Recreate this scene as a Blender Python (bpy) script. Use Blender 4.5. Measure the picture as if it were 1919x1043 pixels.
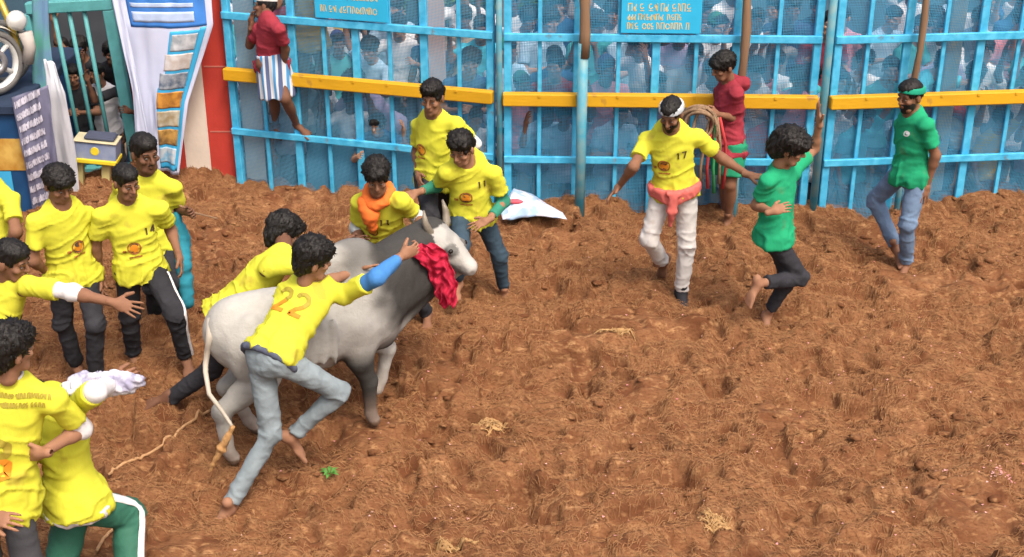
import bpy, math, random
import numpy as np
from mathutils import Vector, Matrix
from mathutils.bvhtree import BVHTree

for o in list(bpy.data.objects): bpy.data.objects.remove(o)
S = bpy.context.scene
COL = S.collection
# ---------------------------------------------------------------- camera
PITCH = math.radians(24.5); FPX = 2500.0; CAMH = 4.2
cam = bpy.data.objects.new('camera', bpy.data.cameras.new('camera'))
cam.data.sensor_width = 36; cam.data.lens = 36 * FPX / 1919
cam.data.clip_start = .1; cam.data.clip_end = 900
cam.location = (0, 0, CAMH); cam.rotation_euler = (math.pi / 2 - PITCH, 0, 0)
COL.objects.link(cam); S.camera = cam
# ---------------------------------------------------------------- light: bright thin overcast
SUN_EL, SUN_AZ = math.radians(58), math.radians(150)      # azimuth clockwise from +Y: behind the camera, to the right
w = bpy.data.worlds.new('World'); S.world = w; w.use_nodes = True
nt = w.node_tree; bg = nt.nodes['Background']
sky = nt.nodes.new('ShaderNodeTexSky'); sky.sky_type = 'NISHITA'; sky.sun_disc = False
sky.sun_elevation = SUN_EL; sky.sun_rotation = SUN_AZ
sky.air_density = 1.0; sky.dust_density = 8.0; sky.ozone_density = .6
nt.links.new(sky.outputs[0], bg.inputs[0]); bg.inputs[1].default_value = .15
sl = bpy.data.lights.new('sun', 'SUN'); sl.energy = 1.15; sl.angle = math.radians(12); sl.color = (1, .95, .87)
so = bpy.data.objects.new('sun', sl); COL.objects.link(so)
sd = Vector((math.sin(SUN_AZ) * math.cos(SUN_EL), math.cos(SUN_AZ) * math.cos(SUN_EL), math.sin(SUN_EL)))
so.rotation_euler = sd.to_track_quat('Z', 'Y').to_euler()
S.view_settings.view_transform = 'Standard'; S.view_settings.look = 'None'
S.view_settings.exposure = .70; S.view_settings.gamma = 1; S.view_settings.use_curve_mapping = False

# ---------------------------------------------------------------- pixel <-> place
cp, sp = math.cos(PITCH), math.sin(PITCH)
def ray(px, py):
    x = (px - 959.5) / FPX; u = (521.5 - py) / FPX
    return np.array([x, cp + u * sp, -sp + u * cp])
CAM = np.array([0, 0, CAMH])
def atY(px, py, Y): r = ray(px, py); return CAM + r * (Y / r[1])
def atZ(px, py, z): r = ray(px, py); return CAM + r * ((z - CAMH) / r[2])
def proj(p):
    d = np.asarray(p) - CAM; f = d[1] * cp - d[2] * sp; u = d[1] * sp + d[2] * cp
    return (959.5 + FPX * d[0] / f, 521.5 - FPX * u / f)
def V3(*a): return np.array(a, float)
def nrm(v): v = np.asarray(v, float); return v / (np.linalg.norm(v) + 1e-12)
def lerp(a, b, t): return a + (b - a) * t

# ---------------------------------------------------------------- numpy noise
def _hash(i, j, k, seed):
    n = (i * 374761393 + j * 668265263 + k * 2147483647 + seed * 1274126177) & 0xffffffff
    n = ((n ^ (n >> 13)) * 1274126177) & 0xffffffff
    n = ((n ^ (n >> 15)) * 2246822519) & 0xffffffff
    return ((n ^ (n >> 16)) & 0xffff) / 65535.0
def vnoise(P, seed=0):
    P = np.asarray(P, float); I = np.floor(P).astype(np.int64); F = P - I; F = F * F * F * (F * (F * 6 - 15) + 10)
    x, y, z = I[..., 0], I[..., 1], I[..., 2]; fx, fy, fz = F[..., 0], F[..., 1], F[..., 2]; r = 0
    for a in (0, 1):
        for b in (0, 1):
            for c in (0, 1):
                r = r + _hash(x + a, y + b, z + c, seed) * (fx if a else 1 - fx) * (fy if b else 1 - fy) * (fz if c else 1 - fz)
    return r * 2 - 1
def vnoise2(x, y, seed=0):
    x = np.asarray(x, float); y = np.asarray(y, float)
    i = np.floor(x).astype(np.int64); j = np.floor(y).astype(np.int64); fx = x - i; fy = y - j
    fx = fx * fx * fx * (fx * (fx * 6 - 15) + 10); fy = fy * fy * fy * (fy * (fy * 6 - 15) + 10)
    h = lambda a, b: _hash(i + a, j + b, i * 0 + 7, seed)
    return (lerp(lerp(h(0, 0), h(1, 0), fx), lerp(h(0, 1), h(1, 1), fx), fy)) * 2 - 1

# ---------------------------------------------------------------- signed distance field -> mesh
class Field:
    def __init__(s, lo, hi, h):
        s.h = h; s.lo = np.asarray(lo, float) - 2 * h
        n = np.ceil((np.asarray(hi, float) - s.lo) / h).astype(int) + 3
        s.ax = [s.lo[i] + h * np.arange(n[i]) for i in range(3)]
        s.f = np.full(tuple(n), .5, np.float32)
    def box(s, lo, hi):
        sl = []
        for i in range(3):
            a = int(np.clip(np.floor((lo[i] - s.lo[i]) / s.h), 0, len(s.ax[i]) - 1)); b = int(np.clip(np.ceil((hi[i] - s.lo[i]) / s.h) + 1, a + 1, len(s.ax[i])))
            sl.append(slice(a, b))
        P = np.stack(np.meshgrid(*[s.ax[i][sl[i]] for i in range(3)], indexing='ij'), -1)
        return tuple(sl), P
    def put(s, sl, d, k, op):
        a = s.f[sl]; d = d.astype(np.float32)
        if op == 'add':
            h = np.maximum(k - np.abs(a - d), 0) / max(k, 1e-6); s.f[sl] = np.minimum(a, d) - h * h * k * .25
        else:
            d = -d if op == 'sub' else d
            h = np.maximum(k - np.abs(a - d), 0) / max(k, 1e-6); s.f[sl] = np.maximum(a, d) + h * h * k * .25
    def cone(s, a, b, ra, rb, k=.02, op='add', cap=False):
        a = np.asarray(a, float); b = np.asarray(b, float); m = max(ra, rb) + max(.03, k) + 2 * s.h
        sl, P = s.box(np.minimum(a, b) - m, np.maximum(a, b) + m)
        ba = b - a; L2 = ba @ ba + 1e-12; t = ((P - a) @ ba) / L2
        tc = np.clip(t, 0, 1) if not cap else np.clip(t, -.3, 1.3)
        d = np.linalg.norm(P - a - tc[..., None] * ba, axis=-1) - (ra + (rb - ra) * tc)
        if cap: L = math.sqrt(L2); d = np.maximum(d, np.maximum(-t * L, (t - 1) * L))
        s.put(sl, d, k, op)
    def ell(s, c, R, rad, k=.02, op='add'):
        c = np.asarray(c, float); rad = np.asarray(rad, float); R = np.eye(3) if R is None else np.asarray(R)
        ext = np.sqrt(((R.T * rad) ** 2).sum(1)) + max(.03, k) + 2 * s.h
        sl, P = s.box(c - ext, c + ext)
        q = (P - c) @ R.T
        k0 = np.linalg.norm(q / rad, axis=-1); k1 = np.linalg.norm(q / rad ** 2, axis=-1) + 1e-9
        s.put(sl, k0 * (k0 - 1) / k1, k, op)
    def plane(s, p, n, k=.005):                      # keep the side where dot(x-p, n) < 0
        sl, P = s.box([-99] * 3, [99] * 3); s.put(sl, (P - np.asarray(p)) @ nrm(n), k, 'int')
    def mesh(s):
        f = s.f; n = np.array(f.shape)
        ins = f < 0
        c = np.zeros(tuple(n - 1), np.int8)
        for a in (0, 1):
            for b in (0, 1):
                for d in (0, 1): c += ins[a:n[0] - 1 + a, b:n[1] - 1 + b, d:n[2] - 1 + d]
        act = (c > 0) & (c < 8); idx = np.full(act.shape, -1, np.int64); ijk = np.argwhere(act); idx[act] = np.arange(len(ijk))
        acc = np.zeros((len(ijk), 3)); cnt = np.zeros(len(ijk))
        cor = [(a, b, d) for a in (0, 1) for b in (0, 1) for d in (0, 1)]
        for p in cor:
            for ax in range(3):
                if p[ax]: continue
                q = list(p); q[ax] = 1
                v0 = f[ijk[:, 0] + p[0], ijk[:, 1] + p[1], ijk[:, 2] + p[2]]; v1 = f[ijk[:, 0] + q[0], ijk[:, 1] + q[1], ijk[:, 2] + q[2]]
                m = (v0 < 0) != (v1 < 0); t = np.where(m, v0 / np.where(m, v0 - v1, 1), 0)
                pt = np.tile(np.array(p, float), (len(ijk), 1)); pt[:, ax] = t
                acc += pt * m[:, None]; cnt += m
        verts = s.lo + s.h * (ijk + acc / np.maximum(cnt, 1)[:, None]); faces = []
        for ax in range(3):
            u, v = (ax + 1) % 3, (ax + 2) % 3
            sl0 = [slice(None)] * 3; sl1 = [slice(None)] * 3; sl0[ax] = slice(0, -1); sl1[ax] = slice(1, None)
            a0 = ins[tuple(sl0)]; a1 = ins[tuple(sl1)]
            e = np.argwhere(a0 != a1); e = e[(e[:, u] > 0) & (e[:, v] > 0) & (e[:, u] < n[u] - 1) & (e[:, v] < n[v] - 1)]
            flip = a0[e[:, 0], e[:, 1], e[:, 2]]
            def cell(du, dv):
                g = e.copy(); g[:, u] -= du; g[:, v] -= dv; return idx[g[:, 0], g[:, 1], g[:, 2]]
            q = np.stack([cell(1, 1), cell(0, 1), cell(0, 0), cell(1, 0)], 1)
            q[~flip] = q[~flip][:, ::-1]; faces.append(q[(q >= 0).all(1)])
        F = np.concatenate(faces) if faces else np.zeros((0, 4), int)
        return verts, F
def vnormals(v, F):
    fn = np.cross(v[F[:, 2]] - v[F[:, 0]], v[F[:, 3]] - v[F[:, 1]]); N = np.zeros_like(v)
    for i in range(4): np.add.at(N, F[:, i], fn)
    return N / (np.linalg.norm(N, axis=1, keepdims=True) + 1e-12)

# ---------------------------------------------------------------- objects
def tag(o, label=None, cat=None, group=None, kind=None):
    if label: o['label'] = label
    if cat: o['category'] = cat
    if group: o['group'] = group
    if kind: o['kind'] = kind
    return o
def me_from(name, v, F, smooth=True):
    me = bpy.data.meshes.new(name)
    F = F if isinstance(F, list) else F.tolist()
    me.from_pydata([tuple(p) for p in np.asarray(v, float).tolist()], [], F)
    if smooth: me.polygons.foreach_set('use_smooth', [True] * len(me.polygons))
    me.update(); return me
def link(name, me, mat=None, parent=None, loc=(0, 0, 0)):
    o = bpy.data.objects.new(name, me); COL.objects.link(o); o.location = loc
    if parent is not None: o.parent = parent
    if mat is not None and not me.materials:
        for m in (mat if isinstance(mat, (list, tuple)) else [mat]): me.materials.append(m)
    return o
def empty(name, loc=(0, 0, 0), rz=0.0):
    o = bpy.data.objects.new(name, None); COL.objects.link(o); o.location = tuple(loc); o.rotation_euler = (0, 0, rz); o.empty_display_size = .1; return o
def mesh_obj(name, v, F, mat, parent=None, loc=(0, 0, 0), smooth=True): return link(name, me_from(name, v, F, smooth), mat, parent, loc)
class MB:
    def __init__(s): s.v = []; s.f = []
    def quadmesh(s, v, F):
        b = len(s.v); s.v += [tuple(map(float, p)) for p in v]; s.f += [tuple(int(i) + b for i in f) for f in F]; return s
    def box(s, lo, hi, bev=0.0):
        x0, y0, z0 = lo; x1, y1, z1 = hi
        if bev <= 0:
            v = [(x0, y0, z0), (x1, y0, z0), (x1, y1, z0), (x0, y1, z0), (x0, y0, z1), (x1, y0, z1), (x1, y1, z1), (x0, y1, z1)]
            return s.quadmesh(v, [(0, 3, 2, 1), (4, 5, 6, 7), (0, 1, 5, 4), (1, 2, 6, 5), (2, 3, 7, 6), (3, 0, 4, 7)])
        b = bev; ring = lambda e, z: [(x0 + e + c[0], y0 + e + c[1], z) for c in ()]
        def loop(i, z):      # 8-gon with corners cut by b, inset i
            X0, X1, Y0, Y1 = x0 + i, x1 - i, y0 + i, y1 - i
            return [(X0 + b, Y0, z), (X1 - b, Y0, z), (X1, Y0 + b, z), (X1, Y1 - b, z), (X1 - b, Y1, z), (X0 + b, Y1, z), (X0, Y1 - b, z), (X0, Y0 + b, z)]
        v = loop(b * .7, z0) + loop(0, z0 + b) + loop(0, z1 - b) + loop(b * .7, z1); F = [tuple(range(7, -1, -1)), tuple(range(24, 32))]
        for k in range(3):
            for i in range(8): j = (i + 1) % 8; F.append((k * 8 + i, k * 8 + j, k * 8 + 8 + j, k * 8 + 8 + i))
        return s.quadmesh(v, F)
    def tube(s, pts, r, n=8, cap=True):
        pts = [np.asarray(p, float) for p in pts]; m = len(pts); rr = r if isinstance(r, (list, tuple)) else [r] * m
        v = []; F = []; up = V3(0, 0, 1); prev = None
        for i, p in enumerate(pts):
            t = nrm(pts[min(i + 1, m - 1)] - pts[max(i - 1, 0)])
            a = prev if prev is not None else np.cross(t, up if abs(t @ up) < .9 else V3(1, 0, 0))
            a = nrm(a - t * (a @ t)); prev = a; b = np.cross(t, a)
            for k in range(n):
                q = 2 * math.pi * k / n; v.append(p + rr[i] * (math.cos(q) * a + math.sin(q) * b))
        for i in range(m - 1):
            for k in range(n): j = (k + 1) % n; F.append((i * n + k, i * n + j, (i + 1) * n + j, (i + 1) * n + k))
        if cap: F.append(tuple(range(n - 1, -1, -1))); F.append(tuple((m - 1) * n + k for k in range(n)))
        return s.quadmesh(v, F)
    def lathe(s, prof, c, axis, n=24):                # prof: list of (radius, along)
        c = np.asarray(c, float); ax = nrm(axis); a = nrm(np.cross(ax, V3(0, 0, 1) if abs(ax[2]) < .9 else V3(1, 0, 0))); b = np.cross(ax, a); v = []; F = []
        for (r, t) in prof:
            for k in range(n): q = 2 * math.pi * k / n; v.append(c + ax * t + r * (math.cos(q) * a + math.sin(q) * b))
        for i in range(len(prof) - 1):
            for k in range(n): j = (k + 1) % n; F.append((i * n + k, i * n + j, (i + 1) * n + j, (i + 1) * n + k))
        return s.quadmesh(v, F)
    def build(s, name, mat, parent=None, loc=(0, 0, 0), smooth=False): return link(name, me_from(name, np.array(s.v), [list(f) for f in s.f], smooth), mat, parent, loc)

# ---------------------------------------------------------------- materials
def mat(name, col, rough=.8, var=.12, scale=6, bump=.0, bscale=60, metal=0.0, attr=None, stretch=(1, 1, 1), spec=.3, col2=None, contrast=.5, spots=None):
    m = bpy.data.materials.new(name); m.use_nodes = True; n = m.node_tree.nodes; l = m.node_tree.links
    p = n['Principled BSDF']; p.inputs['Roughness'].default_value = rough; p.inputs['Metallic'].default_value = metal
    p.inputs['Specular IOR Level'].default_value = spec
    tc = n.new('ShaderNodeTexCoord'); mp = n.new('ShaderNodeMapping'); mp.inputs['Scale'].default_value = stretch; l.new(tc.outputs['Object'], mp.inputs[0])
    nz = n.new('ShaderNodeTexNoise'); nz.inputs['Scale'].default_value = scale; nz.inputs['Detail'].default_value = 5; l.new(mp.outputs[0], nz.inputs['Vector'])
    mr = n.new('ShaderNodeMapRange'); mr.inputs[1].default_value = .5 - contrast / 2; mr.inputs[2].default_value = .5 + contrast / 2; l.new(nz.outputs[0], mr.inputs[0])
    mx = n.new('ShaderNodeMix'); mx.data_type = 'RGBA'; l.new(mr.outputs[0], mx.inputs[0])
    c2 = col2 if col2 else tuple(min(1, c * (1 + var)) for c in col); c1 = col if col2 else tuple(c * (1 - var) for c in col)
    mx.inputs[6].default_value = (*c1, 1); mx.inputs[7].default_value = (*c2, 1)
    out = mx.outputs[2]
    if spots:
        z = n.new('ShaderNodeTexNoise'); z.inputs['Scale'].default_value = spots[1]; z.inputs['Detail'].default_value = 7; l.new(tc.outputs['Object'], z.inputs['Vector'])
        r_ = n.new('ShaderNodeMapRange'); r_.inputs[1].default_value = spots[2]; r_.inputs[2].default_value = spots[2] + .09; r_.inputs[4].default_value = spots[3]; l.new(z.outputs[0], r_.inputs[0])
        m3 = n.new('ShaderNodeMix'); m3.data_type = 'RGBA'; l.new(r_.outputs[0], m3.inputs[0]); l.new(out, m3.inputs[6]); m3.inputs[7].default_value = (*spots[0], 1); out = m3.outputs[2]
    if attr:
        at = n.new('ShaderNodeAttribute'); at.attribute_name = attr; m2 = n.new('ShaderNodeMix'); m2.data_type = 'RGBA'; m2.blend_type = 'MULTIPLY'; m2.inputs[0].default_value = 1
        l.new(out, m2.inputs[6]); l.new(at.outputs[0], m2.inputs[7]); out = m2.outputs[2]
    l.new(out, p.inputs['Base Color'])
    if bump > 0:
        b = n.new('ShaderNodeBump'); b.inputs['Strength'].default_value = bump; b.inputs['Distance'].default_value = .3 / bscale if bscale < 25 else .01
        n2 = n.new('ShaderNodeTexNoise'); n2.inputs['Scale'].default_value = bscale; n2.inputs['Detail'].default_value = 4; l.new(mp.outputs[0], n2.inputs['Vector'])
        l.new(n2.outputs[0], b.inputs['Height']); l.new(b.outputs[0], p.inputs['Normal'])
    return m
_mc = {}
def cloth(col, name='cloth', **k):
    key = (name, tuple(round(c, 3) for c in col))
    if key not in _mc: _mc[key] = mat(name, col, .9, .10, 5, .35, 45, **k)
    return _mc[key]
M = {}
M['yellow'] = mat('yellow_jersey', (.58, .565, .05), .95, .07, 5, .3, 14, spec=.06, stretch=(1, 1, .4), spots=((.36, .25, .05), 6, .62, .55))
M['green'] = mat('green_jersey', (.022, .32, .15), .95, .10, 5, .3, 14, spec=.06, stretch=(1, 1, .4), spots=((.10, .24, .11), 6, .60, .5))
M['red'] = mat('red_cotton', (.28, .035, .05), .9, .15, 6, .6, 16, spec=.1)
M['black'] = mat('black_cloth', (.032, .032, .038), .9, .3, 6, .5, 16, spec=.15)
M['jeans'] = mat('dark_jeans', (.045, .075, .105), .9, .35, 7, .5, 16, spec=.1)
M['grey_jeans'] = mat('grey_jeans', (.21, .25, .27), .9, .30, 7, .6, 14, spec=.1)
M['blue_jeans'] = mat('faded_jeans', (.15, .22, .33), .9, .3, 7, .6, 14, spec=.1)
M['white_pants'] = mat('white_trousers', (.62, .60, .58), .9, .10, 6, .4, 16, spec=.1, spots=((.40, .28, .18), 5, .60, .5))
M['track_green'] = mat('green_track_pants', (.030, .13, .085), .7, .15, 6, .3, 40)
M['white'] = mat('white_cotton', (.68, .66, .66), .85, .1, 8, .4, 40)
M['hair'] = mat('black_hair', (.010, .008, .007), .55, .5, 60, .6, 90, stretch=(1, 1, .25))
M['eye'] = mat('eye_white', (.16, .13, .11), .4, .05)
M['iris'] = mat('dark_iris', (.012, .008, .006), .2, .1)
SK = [mat('brown_skin', c, .68, .14, 9, .15, 80, spec=.22) for c in ((.30, .150, .088), (.225, .108, .062), (.15, .070, .042), (.38, .21, .13))]
M['fence'] = mat('sky_blue_paint', (.035, .34, .58), .6, .18, 13, .2, 60, col2=(.10, .50, .76), contrast=.35, spots=((.20, .13, .09), 9, .64, .8))
M['post'] = mat('weathered_blue_pipe', (.05, .30, .42), .5, .25, 9, .2, 40, col2=(.20, .34, .36), contrast=.3)
M['beam'] = mat('yellow_beam_paint', (.62, .33, .012), .6, .15, 7, .2, 50, stretch=(.3, 1, 1), spots=((.30, .15, .04), 8, .62, .7))
M['wire'] = mat('blue_net_wire', (.11, .32, .48), .7, .25, 3); M['wire2'] = mat('dark_blue_net_wire', (.075, .30, .49), .7, .25, 3)
M['wood'] = mat('bare_wood', (.22, .13, .075), .85, .4, 8, .6, 30, stretch=(1, 1, .15))
M['teal'] = mat('teal_gate_paint', (.10, .35, .36), .5, .2, 9, .2, 50)
M['dark'] = mat('dark_rubber', (.02, .02, .022), .8, .2)
# ---------------------------------------------------------------- arena line (a ring of fence seen from inside)
BEAMZ = 1.0
FL = [atZ(428, 134, BEAMZ), atZ(927, 178, BEAMZ), atZ(944, 181, BEAMZ), atZ(1529, 187, BEAMZ), atZ(1552, 188, BEAMZ), atZ(1919, 176, BEAMZ)]
FL.append(FL[-1] + (FL[-1] - FL[-2]) * .55)
FX = np.array([p[0] for p in FL]); FY = np.array([p[1] for p in FL])
def fenceY(x): return np.interp(x, np.r_[-9, -2.6, FX], np.r_[11.5, 11.5, FY])
# soil trodden down where feet and hooves stand
TROD = [atZ(a_, b_, 0)[:2] for a_, b_ in ((1277, 562), (1436, 610), (1697, 500), (1685, 478), (1364, 416), (948, 565), (412, 975), (692, 803), (446, 866), (478, 812), (812, 600), (590, 850))]
def gh(x, y):
    """height of the loose coir surface"""
    x = np.asarray(x, float); y = np.asarray(y, float)
    wx = x + .10 * vnoise2(x * 2.1, y * 2.1, 11); wy = y + .10 * vnoise2(x * 2.3 + 9, y * 2.3, 12)
    h = .045 * vnoise2(wx * .9, wy * 1.1, 1) + .050 * vnoise2(wx * 2.4, wy * 3.2, 2) + .026 * (1 - 2 * np.abs(vnoise2(wx * 4.4, wy * 6.5, 3))) - .012 + .060 * np.minimum(np.abs(vnoise2(wx * 8 + 2 * wy, wy * 11, 13)), .5) ** .8
    pit = vnoise2(wx * 4.6 + 4, wy * 6.6, 4); h = h - .085 * np.clip((pit - .24) / .36, 0, 1) ** 1.2; pit2 = vnoise2(wx * 7.5 + 1, wy * 8.5, 14); h = h - .05 * np.clip((pit2 - .28) / .3, 0, 1)
    h = h + .010 * vnoise2(wx * 13, wy * 18, 5) + .006 * vnoise2(wx * 25, wy * 33, 6)
    for fx_, fy_ in TROD:
        w_ = np.exp(-(((x - fx_) / .17) ** 2 + ((y - fy_ + .06) / .20) ** 2)); h = h * (1 - .85 * w_) - .02 * w_
    e = fenceY(x) - y
    return h + .09 * np.clip(1 - e / .9, 0, 1) * (.6 + .6 * vnoise2(x * 1.7, y * 0 + 3, 8))
def ground_at(px, py, z=0.0):
    p = atZ(px, py, z)
    for _ in range(6): p = atZ(px, py, float(gh(p[0], p[1])) + z)
    return p

# soil mesh
nx, ny = 760, 560
gx = np.linspace(-5.6, 6.2, nx); gv = np.linspace(0, 1, ny)
GX = np.repeat(gx[None], ny, 0); GY = 3.4 + (fenceY(GX) + .14 - 3.4) * gv[:, None]
GZ = gh(GX, GY)
v = np.stack([GX, GY, GZ], -1).reshape(-1, 3); i = np.arange(nx * ny).reshape(ny, nx)
F = np.stack([i[:-1, :-1], i[:-1, 1:], i[1:, 1:], i[1:, :-1]], -1).reshape(-1, 4)
fb = v[-nx:].copy(); fb[:, 2] = -.5; v = np.r_[v, fb]; a = i[-1]; b = nx * ny + np.arange(nx)
F = np.r_[F, np.stack([a[:-1], a[1:], b[1:], b[:-1]], -1)]
def soil_mat():
    m = bpy.data.materials.new('loose_coir'); m.use_nodes = True; n = m.node_tree.nodes; l = m.node_tree.links; p = n['Principled BSDF']
    p.inputs['Roughness'].default_value = .95; p.inputs['Specular IOR Level'].default_value = .12
    tc = n.new('ShaderNodeTexCoord')
    def noise(sc, st=(1, 1, 1), det=6, dist=0.0):
        mp = n.new('ShaderNodeMapping'); mp.inputs['Scale'].default_value = st; l.new(tc.outputs['Object'], mp.inputs[0])
        z = n.new('ShaderNodeTexNoise'); z.inputs['Scale'].default_value = sc; z.inputs['Detail'].default_value = det; z.inputs['Distortion'].default_value = dist; l.new(mp.outputs[0], z.inputs['Vector']); return z.outputs[0]
    def mix(f, a, b, lo, hi):
        r = n.new('ShaderNodeMapRange'); r.inputs[1].default_value = lo; r.inputs[2].default_value = hi; l.new(f, r.inputs[0])
        x = n.new('ShaderNodeMix'); x.data_type = 'RGBA'; l.new(r.outputs[0], x.inputs[0])
        for s_, c in ((6, a), (7, b)):
            if isinstance(c, tuple): x.inputs[s_].default_value = (*c, 1)
            else: l.new(c, x.inputs[s_])
        return x.outputs[2]
    base = mix(noise(1.1, (1, 1.3, 1)), (.168, .073, .033), (.250, .119, .054), .34, .66)
    c = mix(noise(6, (1, 1.4, 1), 9, .2), (.125, .048, .021), base, .36, .56)
    c = mix(noise(17, (.8, 1.5, 1), 9, .2), c, (.44, .245, .112), .53, .80)
    c = mix(noise(75, (.6, 1.3, 1), 6, .2), (.13, .050, .021), c, .30, .52)
    l.new(c, p.inputs['Base Color'])
    b = n.new('ShaderNodeBump'); b.inputs['Strength'].default_value = .55; b.inputs['Distance'].default_value = .02
    l.new(noise(48, (.7, 1.3, 1), 9, .2), b.inputs['Height']); l.new(b.outputs[0], p.inputs['Normal'])
    return m
M['soil'] = soil_mat()
tag(mesh_obj('arena_soil', v, F, M['soil']), kind='structure')
# wide base ground (packed earth that carries the spectators and goes to the horizon)
g = MB(); g.quadmesh([(-400, -400, -.46), (400, -400, -.46), (400, 400, -.46), (-400, 400, -.46)], [(0, 1, 2, 3)])
tag(g.build('ground', mat('packed_earth', (.20, .14, .09), .95, .3, 2, .4, 20)), kind='structure')
# loose coir fibres standing off the surface
rng = np.random.default_rng(5)
NF = 190000
cx = rng.uniform(-5, 5.6, NF); cy = 4.6 + (fenceY(cx) - 4.6) * rng.uniform(0, 1, NF) ** .9
zr = gh(cx, cy) - .25 * (gh(cx + .09, cy) + gh(cx - .09, cy) + gh(cx, cy + .09) + gh(cx, cy - .09)); keep = (zr > -.022) & (vnoise2(cx * 2.4, cy * 2.4, 31) > -.6); cx = cx[keep]; cy = cy[keep]; NF = len(cx)
ang = 1.4 * vnoise2(cx * 2.2, cy * 2.8, 33) + rng.normal(0, .65, NF); L = rng.uniform(.015, .055, NF); W = rng.uniform(.0008, .0019, NF)
vv = []; dx = np.cos(ang) * L; dy = np.sin(ang) * L; px_ = -np.sin(ang) * W; py_ = np.cos(ang) * W; lift = rng.uniform(.001, .020, NF)
for t, hgt in ((-.5, .0), (0, 1), (.5, .2)):
    X = cx + dx * t + .2 * L * (t * t) * np.sin(ang * 3); Y = cy + dy * t; Z = gh(X, Y) + .003 + lift * hgt
    vv += [np.stack([X - px_, Y - py_, Z], -1), np.stack([X + px_, Y + py_, Z + .002], -1)]
v = np.stack(vv, 1).reshape(-1, 3); b = np.arange(NF) * 6
F = np.concatenate([np.stack([b + 0, b + 2, b + 3, b + 1], -1), np.stack([b + 2, b + 4, b + 5, b + 3], -1)])
tag(mesh_obj('coir_fibre', v, F, mat('tan_fibre', (.185, .083, .037), .95, .4, 30, col2=(.315, .162, .075), contrast=.36, spec=.05)), 'loose tan coir fibres strewn over the soil', 'fibre', kind='stuff')

# fluffy clumps of coir kicked up out of the surface
ico_v = []; ph_ = (1 + 5 ** .5) / 2
for a_ in (-1, 1):
    for b_ in (-ph_, ph_): ico_v += [(0, a_, b_), (a_, b_, 0), (b_, 0, a_)]
ico_v = np.array(ico_v) / np.linalg.norm(ico_v[0]); ico_f = []
from itertools import combinations
dm = np.linalg.norm(ico_v[:, None] - ico_v[None], axis=-1)
for q_ in combinations(range(12), 3):
    if all(dm[a_, b_] < 1.2 for a_, b_ in combinations(q_, 2)):
        n_ = np.cross(ico_v[q_[1]] - ico_v[q_[0]], ico_v[q_[2]] - ico_v[q_[0]]); ico_f.append(q_ if n_ @ ico_v[q_[0]] > 0 else (q_[0], q_[2], q_[1]))
ico_f = np.array(ico_f); NC = 4500
cx = rng.uniform(-5, 5.6, NC); cy = 4.4 + (fenceY(cx) + .05 - 4.4) * rng.uniform(0, 1, NC) ** .85; kp = vnoise2(cx * 1.8, cy * 2.2, 41) + .5 * vnoise2(cx * 5, cy * 6, 42) > -.05; cx = cx[kp]; cy = cy[kp]; NC = len(cx)
rad = .007 + .022 * rng.random(NC) ** 2.2; sc3 = np.stack([rad * rng.uniform(1, 2.4, NC), rad * rng.uniform(.8, 1.5, NC), rad * rng.uniform(.5, .9, NC)], -1); an = rng.uniform(-.6, .6, NC)
V_ = ico_v[None] * (1 + rng.uniform(-.3, .3, (NC, 12, 1))) * sc3[:, None]; ca, sa = np.cos(an)[:, None], np.sin(an)[:, None]
V_ = np.stack([V_[..., 0] * ca - V_[..., 1] * sa + cx[:, None], V_[..., 0] * sa + V_[..., 1] * ca + cy[:, None], V_[..., 2] + (gh(cx, cy) + rad * .05)[:, None]], -1).reshape(-1, 3)
tag(mesh_obj('coir_clumps', V_, (ico_f[None] + 12 * np.arange(NC)[:, None, None]).reshape(-1, 3), M['soil']), 'fluffy brown clumps of coir lying all over the arena', 'clumps', kind='stuff')
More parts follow.
